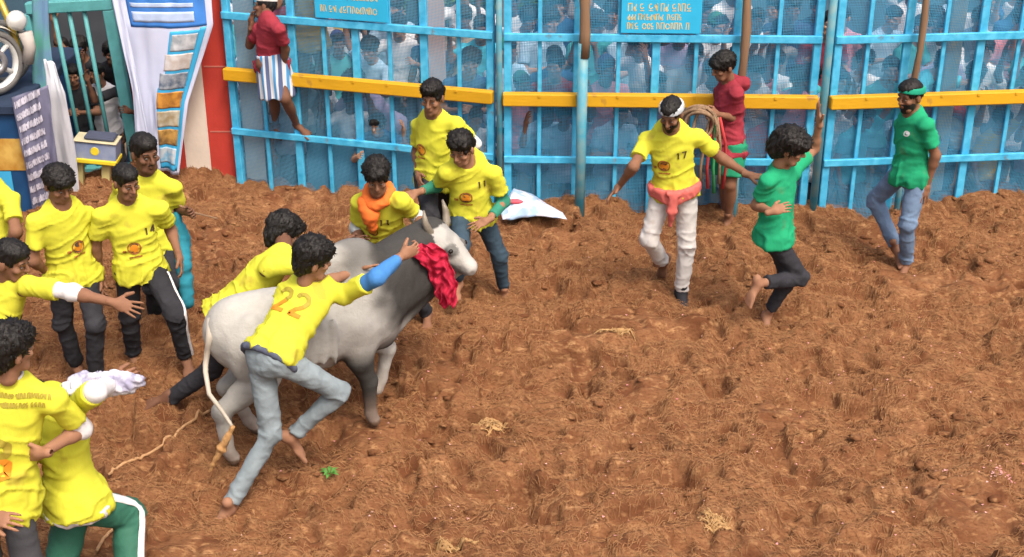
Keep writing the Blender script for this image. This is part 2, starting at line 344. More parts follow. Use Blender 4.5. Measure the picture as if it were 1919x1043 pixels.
# ---------------------------------------------------------------- fence panels
def panel(A, B, bars, label, moire=False, sheet=None, H=2.55):
    A = V3(A[0], A[1], 0); B = V3(B[0], B[1], 0); d = B - A; W = np.linalg.norm(d); rz = math.atan2(d[1], d[0])
    root = empty('arena_fence', A, rz); tag(root, label, 'fence', 'sky blue fence panels round the arena')
    # local x along, -y towards the arena
    for x in (0.032, W - .032): MB().box((x - .032, -.03, -.15), (x + .032, .03, H), .006).build('stile', M['fence'], root)
    thin = MB().box((-.017, -.012, -.15), (.017, .014, H), .004); thick = MB().box((-.033, -.018, -.15), (.033, .018, H), .005)
    m1 = me_from('bar', np.array(thin.v), [list(f) for f in thin.f], False); m1.materials.append(M['fence'])
    m2 = me_from('bar', np.array(thick.v), [list(f) for f in thick.f], False); m2.materials.append(M['fence'])
    for k, (fr, th) in enumerate(bars): link('bar', m2 if th else m1, None, root, (fr * W, 0, 0))
    for z, hh in ((.47, .029), (1.51, .031), (2.5, .031)): MB().box((.002, -.052, z - hh), (W - .002, -.0185, z + hh), .005).build('rail', M['fence'], root)
    bm = MB().box((-.005, -.10, BEAMZ - .052), (W + .005, -.019, BEAMZ + .052), .008).build('beam', M['beam'], root)
    for fr, th in bars: MB().box((fr * W - .012, -.106, BEAMZ + .025), (fr * W + .012, -.098, BEAMZ + .05), .003).build('bolt', M['beam'], bm)
    # fine welded wire net, one mesh of thin real wires with slack waves
    net = []; nf = []; rr = .00125 if moire else .0016; wob = rng.uniform(0, 6, 8)
    def pos(x, z):
        oy = .026 + .010 * np.sin(2.3 * x + wob[0] + 1.4 * np.sin(2.1 * z + wob[1])) * np.sin(3.1 * z + wob[2])
        return np.stack([x + .012 * np.sin(4.1 * z + wob[3] + x), oy, z + .016 * np.sin(3.3 * x + wob[4] + 1.5 * z)], -1)
    def strip(P, ax):
        b0 = sum(len(q) for q in net); a = V3(rr, 0, 0) if ax == 'z' else V3(0, 0, rr); c = V3(0, rr, 0)
        net.append(np.stack([P - a, P - c, P + a], 1).reshape(-1, 3)); n = len(P); k = b0 + 3 * np.arange(n - 1)
        nf.append(np.concatenate([np.stack([k, k + 3, k + 4, k + 1], -1), np.stack([k + 1, k + 4, k + 5, k + 2], -1)]))
    for x in np.arange(.05, W - .05, .0125): zz = np.linspace(-.1, H - .05, 22); strip(pos(np.full(22, x), zz), 'z')
    for z in np.arange(-.08, H - .05, .0125): xx = np.linspace(.05, W - .05, 22); strip(pos(xx, np.full(22, z)), 'x')
    tag(mesh_obj('wire_net', np.concatenate(net), np.concatenate(nf), M['wire2' if moire else 'wire'], root), kind='stuff')
    if moire:
        net.clear(); nf.clear(); wob = rng.uniform(0, 6, 8)
        for x in np.arange(.05, W - .05, .0136): zz = np.linspace(-.1, H - .05, 22); P_ = pos(np.full(22, x), zz); P_[:, 1] += .034; strip(P_, 'z')
        for z in np.arange(-.08, H - .05, .0136): xx = np.linspace(.05, W - .05, 22); P_ = pos(xx, np.full(22, z)); P_[:, 1] += .034; strip(P_, 'x')
        tag(mesh_obj('wire_net', np.concatenate(net), np.concatenate(nf), M['wire2'], root), kind='stuff')
    if sheet:
        for (x0, x1, z0, z1, mt) in sheet: MB().box((x0 * W, .084, z0), (x1 * W, .088, z1)).build('sheet', mt, root)
    return root, A, d / W, W
M['kick'] = mat('blue_sheet_metal', (.02, .12, .22), .6, .3, 2, .2, 8, col2=(.035, .23, .38))
M['white_sheet'] = mat('dirty_white_sheet', (.56, .55, .52), .7, .15, 4, .1, 8)
P1 = panel(FL[0], FL[1], [(.135, 0), (.26, 1), (.38, 0), (.50, 1), (.625, 0), (.75, 1), (.875, 0)], 'sky blue fence panel beside the red and white wall, with a white sheet in it',
           sheet=[(.02, .10, -.1, 2.5, M['white_sheet']), (.27, .985, -.1, .45, M['kick'])])
P2 = panel(FL[2], FL[3], [(.115, 0), (.235, 1), (.365, 0), (.483, 1), (.61, 0), (.735, 1), (.865, 0)], 'sky blue fence panel between two pipe posts, behind the man with the white bandana', moire=True,
           sheet=None)
P3 = panel(FL[4], FL[6], [(.11, 0), (.235, 1), (.355, 0), (.475, 1), (.6, 0), (.74, 1), (.87, 0)], 'sky blue fence panel behind the man with the green headband', moire=True,
           sheet=None)
def post(px, py, dy, r, label, wood_from=None, lean=0.0, H=2.9):
    b = atZ(px, py, BEAMZ); b = V3(b[0], fenceY(b[0]) + dy, 0)
    root = empty('fence_post', b); tag(root, label, 'post', 'posts of the arena fence')
    zt = wood_from or H
    MB().tube([(0, 0, -.2), (lean * zt, 0, zt)], r, 12).build('pipe', M['post'], root, smooth=True)
    if wood_from:
        pts = [(lean * z + .012 * math.sin(5 * z), .004 * math.cos(7 * z), z) for z in np.linspace(wood_from - .12, H, 9)]
        MB().tube(pts, [r * (1.05 + .12 * math.sin(9 * k)) for k in range(9)], 10).build('wooden_pole', M['wood'], root, smooth=True)
    return root
post(936, 180, -.045, .026, 'dull blue pipe post left of the boy holding the ropes, between two fence panels')
post(1089, 183, -.16, .042, 'thick blue pipe post standing clear of the fence with a bare wooden top', 1.50)
post(1541, 187, -.04, .034, 'bright blue pipe post behind the raised hand of the running man')
post(1384, 184, -.13, .034, 'twisted bare wooden pole standing behind the boy in red', .95, -.01)
post(1697, 183, -.13, .026, 'pipe post with a bamboo top behind the man with the green headband', 1.05, .012)

# ---------------------------------------------------------------- lettering that cannot be read in the photograph: strokes of letter-like curls
def glyph(r):
    k = r.integers(0, 6); t = np.linspace(0, 1, 9)
    if k == 0: return [np.c_[.5 + .45 * np.cos(t * 6), .45 + .4 * np.sin(t * 6)]]
    if k == 1: return [np.c_[.2 + .0 * t, t], np.c_[.2 + .7 * t, .75 - .7 * t + .5 * np.sin(t * 3.1)]]
    if k == 2: return [np.c_[.1 + .8 * t, .5 + .4 * np.sin(t * 9)], np.c_[.85 + 0 * t, t]]
    if k == 3: return [np.c_[.45 + .35 * np.cos(t * 5 + 1), .6 + .3 * np.sin(t * 5 + 1)], np.c_[.1 + .8 * t, .08 + 0 * t]]
    if k == 4: return [np.c_[.1 + 0 * t, t], np.c_[.1 + .8 * t, .95 + 0 * t], np.c_[.85 + 0 * t, t]]
    return [np.c_[.2 + .6 * t, .1 + .8 * t ** 2], np.c_[.5 + .35 * np.cos(t * 4 + 2), .3 + .28 * np.sin(t * 4 + 2)]]
def stroke_quads(line, wd):
    line = np.asarray(line, float); t = np.gradient(line, axis=0); t /= np.linalg.norm(t, axis=1, keepdims=True) + 1e-9; nn = np.c_[-t[:, 1], t[:, 0]] * wd / 2
    v = np.stack([line - nn, line + nn], 1).reshape(-1, 2); k = 2 * np.arange(len(line) - 1)
    return v, np.stack([k, k + 2, k + 3, k + 1], -1)
def text_row(x0, x1, z0, z1, wd, seed):
    r = np.random.default_rng(seed); V = []; Fs = []; b = 0; x = x0; hgt = z1 - z0
    while x < x1 - hgt * .5:
        gw = hgt * r.uniform(.4, .75)
        for ln in glyph(r):
            v, f = stroke_quads(ln * [gw * .85, hgt] + [x, z0], wd); V.append(v); Fs.append(f + b); b += len(v)
        x += gw * (1.0 if r.random() > .15 else 1.5)
    return np.concatenate(V), np.concatenate(Fs)
def sign(panelinfo, px0, px1, ytop_z, ybot_z, rows, label, seed):
    root_, A, d, W = panelinfo
    def along(px):                                     # where the pixel column meets the panel plane
        r = ray(px, 40); n = V3(-d[1], d[0], 0); t = ((A - CAM) @ n) / (r @ n); return float((CAM + r * t - A) @ d)
    x0, x1 = along(px0), along(px1)
    o = empty('sign_board', A + d * x0 + V3(d[1], -d[0], 0) * .062, math.atan2(d[1], d[0])); tag(o, label, 'sign', 'lettered blue boards on the fence')
    w_ = x1 - x0
    MB().box((0, 0, ybot_z), (w_, .008, ytop_z), .003).build('board', mat('sign_blue', (.03, .42, .70), .5, .08), o)
    lt = MB()
    for k, (z0, z1, a, b) in enumerate(rows):
        v, f = text_row(a * w_, b * w_, z0, z1, .008, seed + k); lt.quadmesh(np.c_[v[:, 0], np.full(len(v), -.002), v[:, 1]], f)
    tag(lt.build('lettering', mat('cream_yellow_paint', (.62, .50, .22), .6, .25, 12), o), kind='stuff')
sign(P1, 597, 733, 2.15, 1.555, [(1.612, 1.672, .08, .88), (1.725, 1.78, .08, .9), (1.84, 1.9, .1, .85)], 'blue board with one visible line of pale lettering, on the fence beside the climbing boy', 3)
sign(P2, 1163, 1313, 2.15, 1.556, [(1.59, 1.645, .08, .86), (1.665, 1.715, .08, .8), (1.735, 1.80, .08, .92), (1.83, 1.9, .1, .9)], 'blue board with three crowded lines of yellow lettering, behind the man with the bandana', 11)
# ---------------------------------------------------------------- head, hand, foot templates (built once)
def _head():
    f = Field((-.11, -.14, -.24), (.11, .14, .14), .0075)
    f.ell((0, .014, .028), None, (.074, .094, .092)); f.ell((0, -.028, -.045), None, (.058, .062, .066), .03)
    f.cone((-.03, -.055, -.085), (.03, -.055, -.085), .024, .024, .02); f.ell((0, -.072, -.098), None, (.02, .018, .018), .015)
    f.cone((-.035, -.078, .028), (.035, -.078, .028), .015, .015, .012)
    f.cone((0, -.088, .018), (0, -.112, -.022), .008, .013, .01); f.cone((-.012, -.098, -.026), (.012, -.098, -.026), .009, .009, .006)
    for s in (-1, 1):
        f.ell((s * .033, -.098, .006), None, (.017, .014, .011), .01, 'sub'); f.ell((s * .045, -.066, -.018), None, (.022, .022, .018), .015)
        f.ell((s * .078, .012, -.006), None, (.011, .021, .034), .006)
    f.ell((0, -.091, -.050), None, (.023, .011, .007), .004); f.ell((0, -.089, -.063), None, (.020, .012, .008), .004)
    f.cone((0, .012, -.05), (0, .018, -.13), .050, .048, .02)
    return f.mesh()
HEAD = _head()
def _hair(style):
    f = Field((-.17, -.18, -.18), (.17, .19, .22), .0095)
    if style == 'band': f.ell((0, .014, .03), None, (.086, .108, .102), 0)
    elif style in ('cropped', 'cap'): f.ell((0, .017, .034), None, (.080, .100, .096), 0)
    else: f.ell((0, .018, .036), None, (.083, .103, .100), 0)
    if style == 'quiff': f.ell((0, -.018, .098), None, (.072, .086, .052), .03); f.ell((0, -.062, .105), None, (.06, .04, .035), .02)
    if style == 'fluffy': f.ell((0, -.012, .105), None, (.090, .098, .062), .03); f.ell((.02, -.06, .10), None, (.065, .045, .045), .02)
    if style == 'mop': f.ell((0, .01, .06), None, (.112, .13, .085), .03); f.ell((0, .08, -.02), None, (.088, .07, .09), .03); f.ell((0, -.085, .065), None, (.075, .04, .035), .02)
    if style == 'messy': f.ell((0, .012, .068), None, (.096, .112, .078), .03); f.ell((0, .07, -.02), None, (.072, .05, .07), .03); f.ell((0, -.078, .075), None, (.06, .035, .035), .02)
    if style == 'bowl': f.ell((0, .01, .06), None, (.094, .108, .078), .03); f.ell((0, -.07, .06), None, (.07, .04, .042), .02)
    if style == 'cropped': f.ell((0, -.012, .085), None, (.068, .088, .045), .03)
    # clear the face, the neck and the ears
    zc = {'mop': .028, 'messy': .034, 'bowl': .030}.get(style, .050)
    f.ell((0, -.105, -.075), None, (.088, .098, .085 + zc), .01, 'sub')
    f.plane((0, .03, -.075 if style in ('mop', 'messy') else -.055), (0, -.55, -1))
    if style in ('quiff', 'fluffy', 'cropped', 'band', 'cap'):
        for s in (-1, 1): f.ell((s * .085, -.005, -.02), None, (.02, .035, .045), .01, 'sub')
    v, F = f.mesh(); n = vnormals(v, F)
    a = {'cropped': .005, 'band': .001, 'cap': .003}.get(style, .008)
    q = np.c_[np.arctan2(v[:, 0], v[:, 1] + .03) * 7, v[:, 2] * 14, v[:, 1] * 14]
    d = a * vnoise(q * 2.2, 3) + a * .9 * vnoise(v * [95, 95, 40], 4)
    if style in ('mop', 'messy', 'fluffy'): d = d + .012 * np.clip(vnoise(v * [38, 38, 22], 9), -.2, 1)
    v = v + n * d[:, None]; r = np.random.default_rng(len(style) * 7); ok = np.where((v[:, 2] > -.03) & ((v[:, 1] > -.04) | (v[:, 2] > .06)))[0]; sel = r.choice(ok, 230); L_ = {'cropped': .010, 'cap': .004, 'mop': .040, 'messy': .032}.get(style, .022); nv = len(v); vs = [v]; F = F.tolist()
    for c_, i_ in enumerate(sel):
        nn = n[i_]; t1 = nrm(np.cross(nn, r.normal(0, 1, 3))); t2 = np.cross(nn, t1); w_ = .008; b_ = v[i_] - nn * .005; tip = v[i_] + L_ * r.uniform(.4, 1) * nrm(nn * .55 + .8 * t1 + V3(0, -.25, -.35))
        vs.append(np.array([b_ + t1 * w_, b_ - t1 * w_ * .5 + t2 * w_ * .8, b_ - t1 * w_ * .5 - t2 * w_ * .8, tip])); k = nv + 4 * c_; F += [[k, k + 1, k + 3], [k + 1, k + 2, k + 3], [k + 2, k, k + 3]]
    return np.concatenate(vs), F
HAIR = {s: _hair(s) for s in ('quiff', 'fluffy', 'mop', 'messy', 'bowl', 'cropped', 'cap')}
def _band():
    f = Field((-.11, -.14, -.02), (.11, .14, .13), .0075); f.ell((0, .012, .03), None, (.098, .121, .114), 0); f.plane((0, 0, .085), (0, .25, 1)); f.plane((0, 0, .038), (0, -.25, -1)); return f.mesh()
BAND = _band()
def _cap():
    f = Field((-.12, -.14, .0), (.12, .14, .2), .009); f.ell((0, .015, .04), None, (.089, .109, .108), 0); f.plane((0, 0, .05), (0, 0, -1)); return f.mesh()
CAP = _cap()
def _eye():
    mb = MB(); n = 10
    for s in (-1, 1): mb.lathe([(.0005, -.0125), (.007, -.0105), (.0105, -.005), (.0115, 0), (.009, .006)], (s * .033, -.086, .006), (0, -1, 0.0), 10)
    return np.array(mb.v), [list(q) for q in mb.f]
def _one_eye(s):
    e = MB().lathe([(.008, -.002), (.0098, .003), (.0092, .006), (.0062, .009)], (s * .032, -.0815, .006), (0, -1, 0), 10)
    i = MB().lathe([(.0064, .0088), (.0045, .0102), (.0004, .0108)], (s * .032, -.0815, .006), (0, -1, 0), 10); return e, i
EYES = []
for s_ in (-1, 1):
    e, i_ = _one_eye(s_); b_ = len(e.v); ev_ = np.array(e.v + i_.v); ev_[:, 2] = .005 + (ev_[:, 2] - .006) * .5; me = me_from('eye', ev_, [list(q) for q in e.f] + [[k + b_ for k in q] for q in i_.f]); me.materials.append(M['eye']); me.materials.append(M['iris'])
    for k, pl in enumerate(me.polygons): pl.material_index = 1 if k >= len(e.f) else 0
    EYES.append(me)
def _brow(s):
    return MB().tube([(s * .016, -.0935, .034), (s * .034, -.0945, .039), (s * .052, -.081, .034)], [.0022, .0028, .0014], 6)
BROWS = []
for s_ in (-1, 1): b_ = _brow(s_); me = me_from('eyebrow', np.array(b_.v), [list(q) for q in b_.f]); me.materials.append(M['hair']); BROWS.append(me)
def _beard(kind):
    f = Field((-.09, -.14, -.14), (.09, .06, .02), .006)
    if kind == 'beard':
        f.ell((0, -.030, -.050), None, (.063, .068, .072), 0); f.ell((0, -.07, -.1), None, (.026, .024, .024), .02)
        f.ell((0, -.09, -.0), None, (.05, .06, .038), .006, 'sub'); f.ell((0, -.10, -.056), None, (.021, .03, .011), .004, 'sub'); f.plane((0, 0, -.012), (0, 0, 1)); f.plane((0, .012, 0), (0, 1, 0))
    else:
        f.cone((-.026, -.09, -.044), (0, -.101, -.037), .004, .006, .004); f.cone((.026, -.09, -.044), (0, -.101, -.037), .004, .006, .004)
    return f.mesh()
BEARD = {k: _beard(k) for k in ('beard', 'moustache')}
def _hand(curl, spread):
    f = Field((-.04, -.07, -.11), (.20, .10, .05), .0055)
    f.cone((-.03, 0, 0), (.02, 0, 0), .024, .026, 0); f.ell((.05, .002, 0), None, (.05, .040, .0155), .02)
    for k, (y, L) in enumerate(((.030, .070), (.010, .078), (-.010, .073), (-.029, .058))):
        p = V3(.086 - .004 * abs(k - 1), y, .0); a = math.radians(curl * .5); yaw = (1.3 - k) * spread
        for s, fr in ((0, .45), (1, .31), (2, .24)):
            q = p + L * fr * V3(math.cos(a) * math.cos(yaw), math.cos(a) * math.sin(yaw), -math.sin(a)); f.cone(p, q, .0080 - .0007 * s, .0075 - .001 * s, .004); p = q; a += math.radians(curl)
    p = V3(.018, .026, -.004)
    for q in (V3(.048, .052 + .012 * (spread > .1), -.012), V3(.076, .062 + .02 * (spread > .1), -.016 - .0004 * curl)): f.cone(p, q, .0125, .0095, .006); p = q
    return f.mesh()
HANDS = {'relaxed': _hand(24, .06), 'open': _hand(8, .16), 'grip': _hand(62, .02)}
def _foot(shoe=False):
    f = Field((-.10, -.07, -.10), (.22, .07, .09), .0065); e = .008 if shoe else 0
    f.cone((0, 0, .06), (-.005, 0, -.01), .031 + e, .033 + e, 0); f.ell((-.030, 0, -.04), None, (.036 + e, .032 + e, .032 + e), .02)
    f.cone((.01, 0, -.02), (.105, .003, -.045), .038 + e, .024 + e, .03); f.ell((.115, 0, -.052), None, (.052 + e, .044 + e, .020 + e), .02)
    if shoe: f.ell((.14, 0, -.05), None, (.05, .046, .026), .02)
    else:
        for k, (y, x, r) in enumerate(((.031, .178, .0135), (.010, .172, .010), (-.008, .165, .0095), (-.024, .155, .009), (-.038, .142, .0085))): f.cone((.13, y * .95, -.055), (x, y, -.060), r, r, .005)
    f.plane((0, 0, -.072), (0, 0, -1)); return f.mesh()
FOOT = {'bare': _foot(), 'shoe': _foot(True)}

BONES = [('P', 'N', .50, 1), ('N', 'H', .185, .5), ('N', 'RS', .18, 1), ('N', 'LS', .18, 1), ('RS', 'LS', .355, 1), ('P', 'RS', .49, .3), ('P', 'LS', .49, .3), ('RS', 'RE', .285, 1), ('LS', 'LE', .285, 1), ('RE', 'RW', .25, 1), ('LE', 'LW', .25, 1),
         ('RHip', 'RK', .42, 1), ('LHip', 'LK', .42, 1), ('RK', 'RA', .41, 1), ('LK', 'LA', .41, 1)]
def solve(sp):
    """find each joint's distance along its line of sight so that the bones keep human lengths; returns 3-D joints"""
    s = sp['s']; J = {}; R = {}; Yp = sp['Y']; yaw = math.radians(sp['yaw']); fixed = set()
    P0 = atY(*sp['P'][:2], Yp); J['P'] = P0
    left = V3(math.cos(yaw), math.sin(yaw), 0)
    for k in ('N', 'H', 'RS', 'LS', 'RE', 'LE', 'RW', 'LW', 'RK', 'LK', 'RA', 'LA'):
        q = sp[k]; r = ray(q[0], q[1]); R[k] = r / r[1]
        if len(q) > 3: J[k] = ground_at(q[0], q[1], .055 * s); fixed.add(k)
        else: J[k] = CAM + R[k] * (Yp + (q[2] if len(q) > 2 else 0))
    hz = sp.get('hipdz', 0.0)
    J['RHip'] = P0 - left * .088 * s; J['LHip'] = P0 + left * .088 * s
    init = {k: J[k][1] for k in R}
    nb = {k: [(b, a, L, w) if a == k else (a, b, L, w) for a, b, L, w in BONES if k in (a, b)] for k in R}
    for it in range(40):
        step = .25 * .9 ** it + .004
        for k in R:
            if k in fixed: continue
            ys = J[k][1] + np.linspace(-step, step, 15); C = CAM + R[k][None] * ys[:, None]
            cost = sp.get('lam', .12) * (ys - init[k]) ** 2
            for o, _, L, w_ in nb[k]: cost = cost + w_ * ((np.linalg.norm(C - J[o], axis=1) - L * s) / (L * s)) ** 2 * .25
            J[k] = C[int(np.argmin(cost))]
    return J
def report(name, sp, J):
    bad = ' '.join('%s-%s %.2f' % (a, b, np.linalg.norm(J[a] - J[b]) / (L * sp['s'])) for a, b, L, w_ in BONES if not .85 < np.linalg.norm(J[a] - J[b]) / (L * sp['s']) < 1.15)
    print('POSE', name, 'pelvis z %.2f neck z %.2f ankles z %.2f %.2f | %s' % (J['P'][2], J['N'][2], J['RA'][2], J['LA'][2], bad))

def frame(x, z):
    x = nrm(x); z = nrm(np.asarray(z) - x * (np.asarray(z) @ x)); return np.stack([x, np.cross(z, x), z])
def crease(q, seed): return np.clip(1 - 2.6 * np.abs(vnoise(q, seed)), 0, 1) ** 1.4
def leg_folds(v, n, amp, seed, J):
    z = v[:, 2]; w1 = .5 * vnoise(v * 5, seed)
    c = .8 * crease(np.stack([v[:, 0] * 8 + z * 7 + w1, v[:, 1] * 8, z * 13 + w1], -1), seed) + .6 * crease(np.stack([v[:, 0] * 13 - z * 9 + w1, v[:, 1] * 12, z * 9], -1), seed + 1) + .3 * vnoise(v * 8, seed + 2)
    near = np.ones(len(v)) * .35
    for k in ('RK', 'LK', 'RA', 'LA', 'P'): near = np.maximum(near, np.exp(-(np.linalg.norm(v - J[k], axis=1) / .16) ** 2))
    return v + n * (amp * near * (c - .35))[:, None]
def folds(v, n, amp, seed, axis, k=1.0):
    ax = nrm(axis); t = v @ ax; q = v * 5.0 * k + np.outer(t, ax) * 9 * k
    a = 1 - 2 * np.abs(vnoise(q + .6 * vnoise(v * 7, seed + 1)[:, None], seed)); b = vnoise(v * 13 * k + np.outer(t, ax) * 12, seed + 2)
    return v + n * (amp * (.75 * a + .5 * b - .2))[:, None]

def build_person(sp, J, base, h=.0125):
    """body, clothes and hair of one person from its joints; the body mesh is the thing, clothes and hair its children"""
    s = sp['s']; seed = sp.get('seed', 1)
    P, N, Hc = J['P'], J['N'], J['H']; a = nrm(N - P); J['RS'] = J['RS'] - a * .020 * s; J['LS'] = J['LS'] - a * .020 * s; RS, LS = J['RS'], J['LS']
    a = nrm(N - P); lat = nrm(LS - RS); lat = nrm(lat - a * (lat @ a)); fwd = np.cross(lat, a)
    hl = nrm(J['LHip'] - J['RHip']); hip_up = nrm(a * .5 + V3(0, 0, 1) * .5); hl = nrm(hl - hip_up * (hl @ hip_up)); hf = np.cross(hl, hip_up)
    Rt = np.stack([lat, fwd, a]); Rh = np.stack([hl, hf, hip_up]); mid = nrm(lat + hl); mid = nrm(mid - a * (mid @ a)); Rm = np.stack([mid, np.cross(mid, a), a])
    allp = np.array(list(J.values())); lo = allp.min(0) - .24; hi = allp.max(0) + .24
    fat = sp.get('fat', 1.0)
    def arm(f, side, e, k=.02, end=None, cap=False):
        S_, E_, W_ = J[side + 'S'], J[side + 'E'], J[side + 'W']
        S_ = S_ - a * .012 * s; f.cone(S_, E_, (.042 + e) * s, (.037 + e) * s, k * 2); f.cone(E_, W_, (.036 + e) * s, (.0235 + e) * s, k); m_ = lerp(E_, W_, .28); f.cone(E_, m_, (.035 + e) * s, (.037 + e) * s, k)
    # --- body (skin)
    f = Field(lo, hi, h)
    f.ell(P + a * .36 * s, Rt, np.array([.138, .088, .195]) * s * fat, 0); f.ell(P + a * .14 * s, Rm, np.array([.122, .084, .17]) * s * fat, .06); f.ell(P + hip_up * .02, Rh, np.array([.132, .09, .12]) * s, .06)
    f.cone(N - a * .045, RS - a * .02, .045 * s, .038 * s, .04); f.cone(N - a * .045, LS - a * .02, .045 * s, .038 * s, .04); f.cone(N - a * .03, Hc, .054 * s, .048 * s, .04)
    for d in 'RL':
        arm(f, d, 0)
        th_ = .018 if sp.get('pants') and sp.get('plen', 1) > .5 else 0; f.cone(J[d + 'Hip'], J[d + 'K'], (.080 - th_) * s, (.054 - th_) * s, .04); f.cone(J[d + 'K'], J[d + 'A'], (.052 - th_ * .8) * s, (.034 - th_ * .2) * s, .02)
        kb = nrm(J[d + 'A'] - J[d + 'K']); bk = -hf - kb * (-hf @ kb); f.ell(lerp(J[d + 'K'], J[d + 'A'], .32) + nrm(bk) * (.014 - th_ * .6) * s, frame(kb, bk), np.array([.13, .043 - th_, .05 - th_]) * s, .03)
    bv, bF = f.mesh(); V = [bv]; Fs = [bF]; nv = len(bv)
    def put(tm, o, Rw, sc, flip=False):
        nonlocal nv
        v = tm[0].copy(); F = np.asarray(tm[1])
        if flip: v[:, 1] *= -1; F = F[:, ::-1]
        V.append(np.asarray(o) + (v * sc) @ Rw); Fs.append(F + nv); nv += len(v)
    # head frame: rows are local x (its left), y (back), z (up)
    hy, hp, hr = [math.radians(q) for q in sp['look']] if len(sp['look']) == 3 else [*map(math.radians, sp['look']), 0.0]
    face = V3(math.sin(hy) * math.cos(hp), -math.cos(hy) * math.cos(hp), -math.sin(hp))
    upv = nrm(nrm(Hc - N) * .35 + V3(0, 0, 1)); xl = nrm(np.cross(upv, face)); xl = nrm(xl + upv * math.tan(hr)); upv = np.cross(face, xl)
    RH_ = np.stack([xl, -face, upv]); hs = s * sp.get('head', .95)
    rv = np.random.default_rng(seed); RHs = RH_ * np.array([rv.uniform(.93, 1.05), rv.uniform(.95, 1.04), rv.uniform(.95, 1.06)])[:, None]
    put(HEAD, Hc, RHs, hs)
    for d in 'RL':
        W_, E_ = J[d + 'W'], J[d + 'E']; hd = J.get(d + 'h'); dirn = nrm(hd - W_) if hd is not None else nrm(W_ - E_)
        pn = sp.get(d + 'palm'); pn = V3(*pn) if pn else (lat * (1 if d == 'R' else -1) - V3(0, 0, .4))
        back = -pn; z = nrm(back - dirn * (back @ dirn)); fr = np.stack([dirn, np.cross(z, dirn), z])
        put(HANDS[sp.get(d + 'hand', 'relaxed')], W_, fr, s * .98, flip=(d == 'L'))
    if not sp.get('nofeet'):
        for d in 'RL':
            A_ = J[d + 'A']; tp = J.get(d + 't'); sh = nrm(A_ - J[d + 'K'])
            tdir = nrm(tp - A_) if tp is not None else nrm(hf - V3(0, 0, hf[2]) - V3(0, 0, .12))
            if tp is None: z = V3(0, 0, 1)
            else: z = -sh if abs(sh @ tdir) < .9 else hf
            z = nrm(z - tdir * (z @ tdir)); fr = np.stack([tdir, np.cross(z, tdir), z]); kind = sp.get(d + 'foot', 'bare')
            if kind == 'bare': put(FOOT['bare'], A_, fr, s, flip=(d == 'R'))
            else: sp.setdefault('_shoes', []).append((d, A_, fr))
    V = np.concatenate(V); Fa = np.concatenate(Fs)
    root = mesh_obj('person', V - base, Fa, sp['skin'], None, base)
    tag(root, sp['label'], 'person', sp.get('group'))
    def child(name, v, F, m, label=None, parent=None):
        o = mesh_obj(name, np.asarray(v) - base, F, m, parent or root); return tag(o, label)
    for d, A_, fr in sp.get('_shoes', []):
        v, F = FOOT['shoe']; v = v.copy(); F = F.copy()
        if d == 'R': v[:, 1] *= -1; F = F[:, ::-1]
        child('shoe', A_ + (v * s * 1.02) @ fr, F, sp.get('shoe_mat', M['black']))
    HM = Matrix(((*RH_[:, 0] * hs, 0), (*RH_[:, 1] * hs, 0), (*RH_[:, 2] * hs, 0), (0, 0, 0, 1)))
    HM = Matrix([[RHs[0][i] * hs, RHs[1][i] * hs, RHs[2][i] * hs, (Hc - base)[i]] for i in range(3)] + [[0, 0, 0, 1]])
    def hat(name, tm, m, label=None):
        me = tm if isinstance(tm, bpy.types.Mesh) else me_from(name, tm[0], tm[1] if isinstance(tm[1], list) else np.asarray(tm[1]))
        o = link(name, me, m, root); o.matrix_basis = HM; return tag(o, label)
    if sp.get('hair'): hat('hair', HAIR[sp['hair']], M['hair'])
    if sp.get('band'): hat('headband', BAND, sp['band'])
    if sp.get('cap'): hat('cap', CAP, sp['cap'])
    if not sp.get('noface'):
        for e_ in EYES: hat('eye', e_, None)
        for e_ in BROWS: hat('eyebrow', e_, None)
        if sp.get('beard'): hat(sp['beard'], BEARD[sp['beard']], M['hair'])
    # --- trousers
    if sp.get('pants'):
        f = Field(lo, hi, h); ft = sp.get('fit', .012); ln = sp.get('plen', 1.0)
        f.ell(P + hip_up * .02, Rh, np.array([.148 + ft * .2, .106 + ft * .2, .14]) * s, 0)
        f.ell(P + hip_up * .10 * s, Rm, np.array([.138, .100, .10]) * s * fat, .03)
        f.plane(P + a * sp.get('waist', .01 - 1.4 * max(0, sp.get('hem', .07) - .06)) * s, a)
        for d in 'RL':
            h_, k_, a_ = J[d + 'Hip'], J[d + 'K'], J[d + 'A']
            if ln <= .5: f.cone(h_, lerp(h_, k_, ln * 2), (.090 + ft) * s, (.080 + ft) * s, .03, cap=True); f.ell(h_, None, np.array([.1, .1, .1]) * s, .03); continue
            h_ = lerp(P, h_, .9); f.cone(h_, k_, (.073 + ft) * s, (.052 + ft) * s, .035); f.cone(k_, lerp(k_, a_, min(1.0, (ln - .5) * 2) * .97), (.050 + ft) * s, (sp.get('cuff', .041) + ft) * s, .02, cap=True)
            f.ell(k_, None, np.array([1, 1, 1]) * (.053 + ft) * s, .02)
        v, F = f.mesh(); n = vnormals(v, F); v = leg_folds(v, n, sp.get('crease', .015) * s, seed + 20, J); tr = child('trousers' if ln > .5 else 'shorts', v, F, sp['pants'])
        sp['_tr'] = (tr, v, F)
    # --- sleeves worn under the jersey
    if sp.get('under'):
        um, frac = sp['under'][0], sp['under'][1]
        for d in sp['under'][2] if len(sp['under']) > 2 else 'RL':
            f = Field(lo, hi, h); S_, E_, W_ = J[d + 'S'], J[d + 'E'], J[d + 'W']
            f.cone(lerp(S_, E_, .25), E_, .045 * s, .047 * s, 0)
            if frac > 1: f.cone(E_, lerp(E_, W_, frac - 1), .048 * s, .037 * s, .02, cap=True); f.ell(E_, None, V3(1, 1, 1) * .043 * s, .02)
            v, F = f.mesh(); v = folds(v, vnormals(v, F), .005, seed + 40, nrm(E_ - S_)); child('undersleeve', v, F, um)
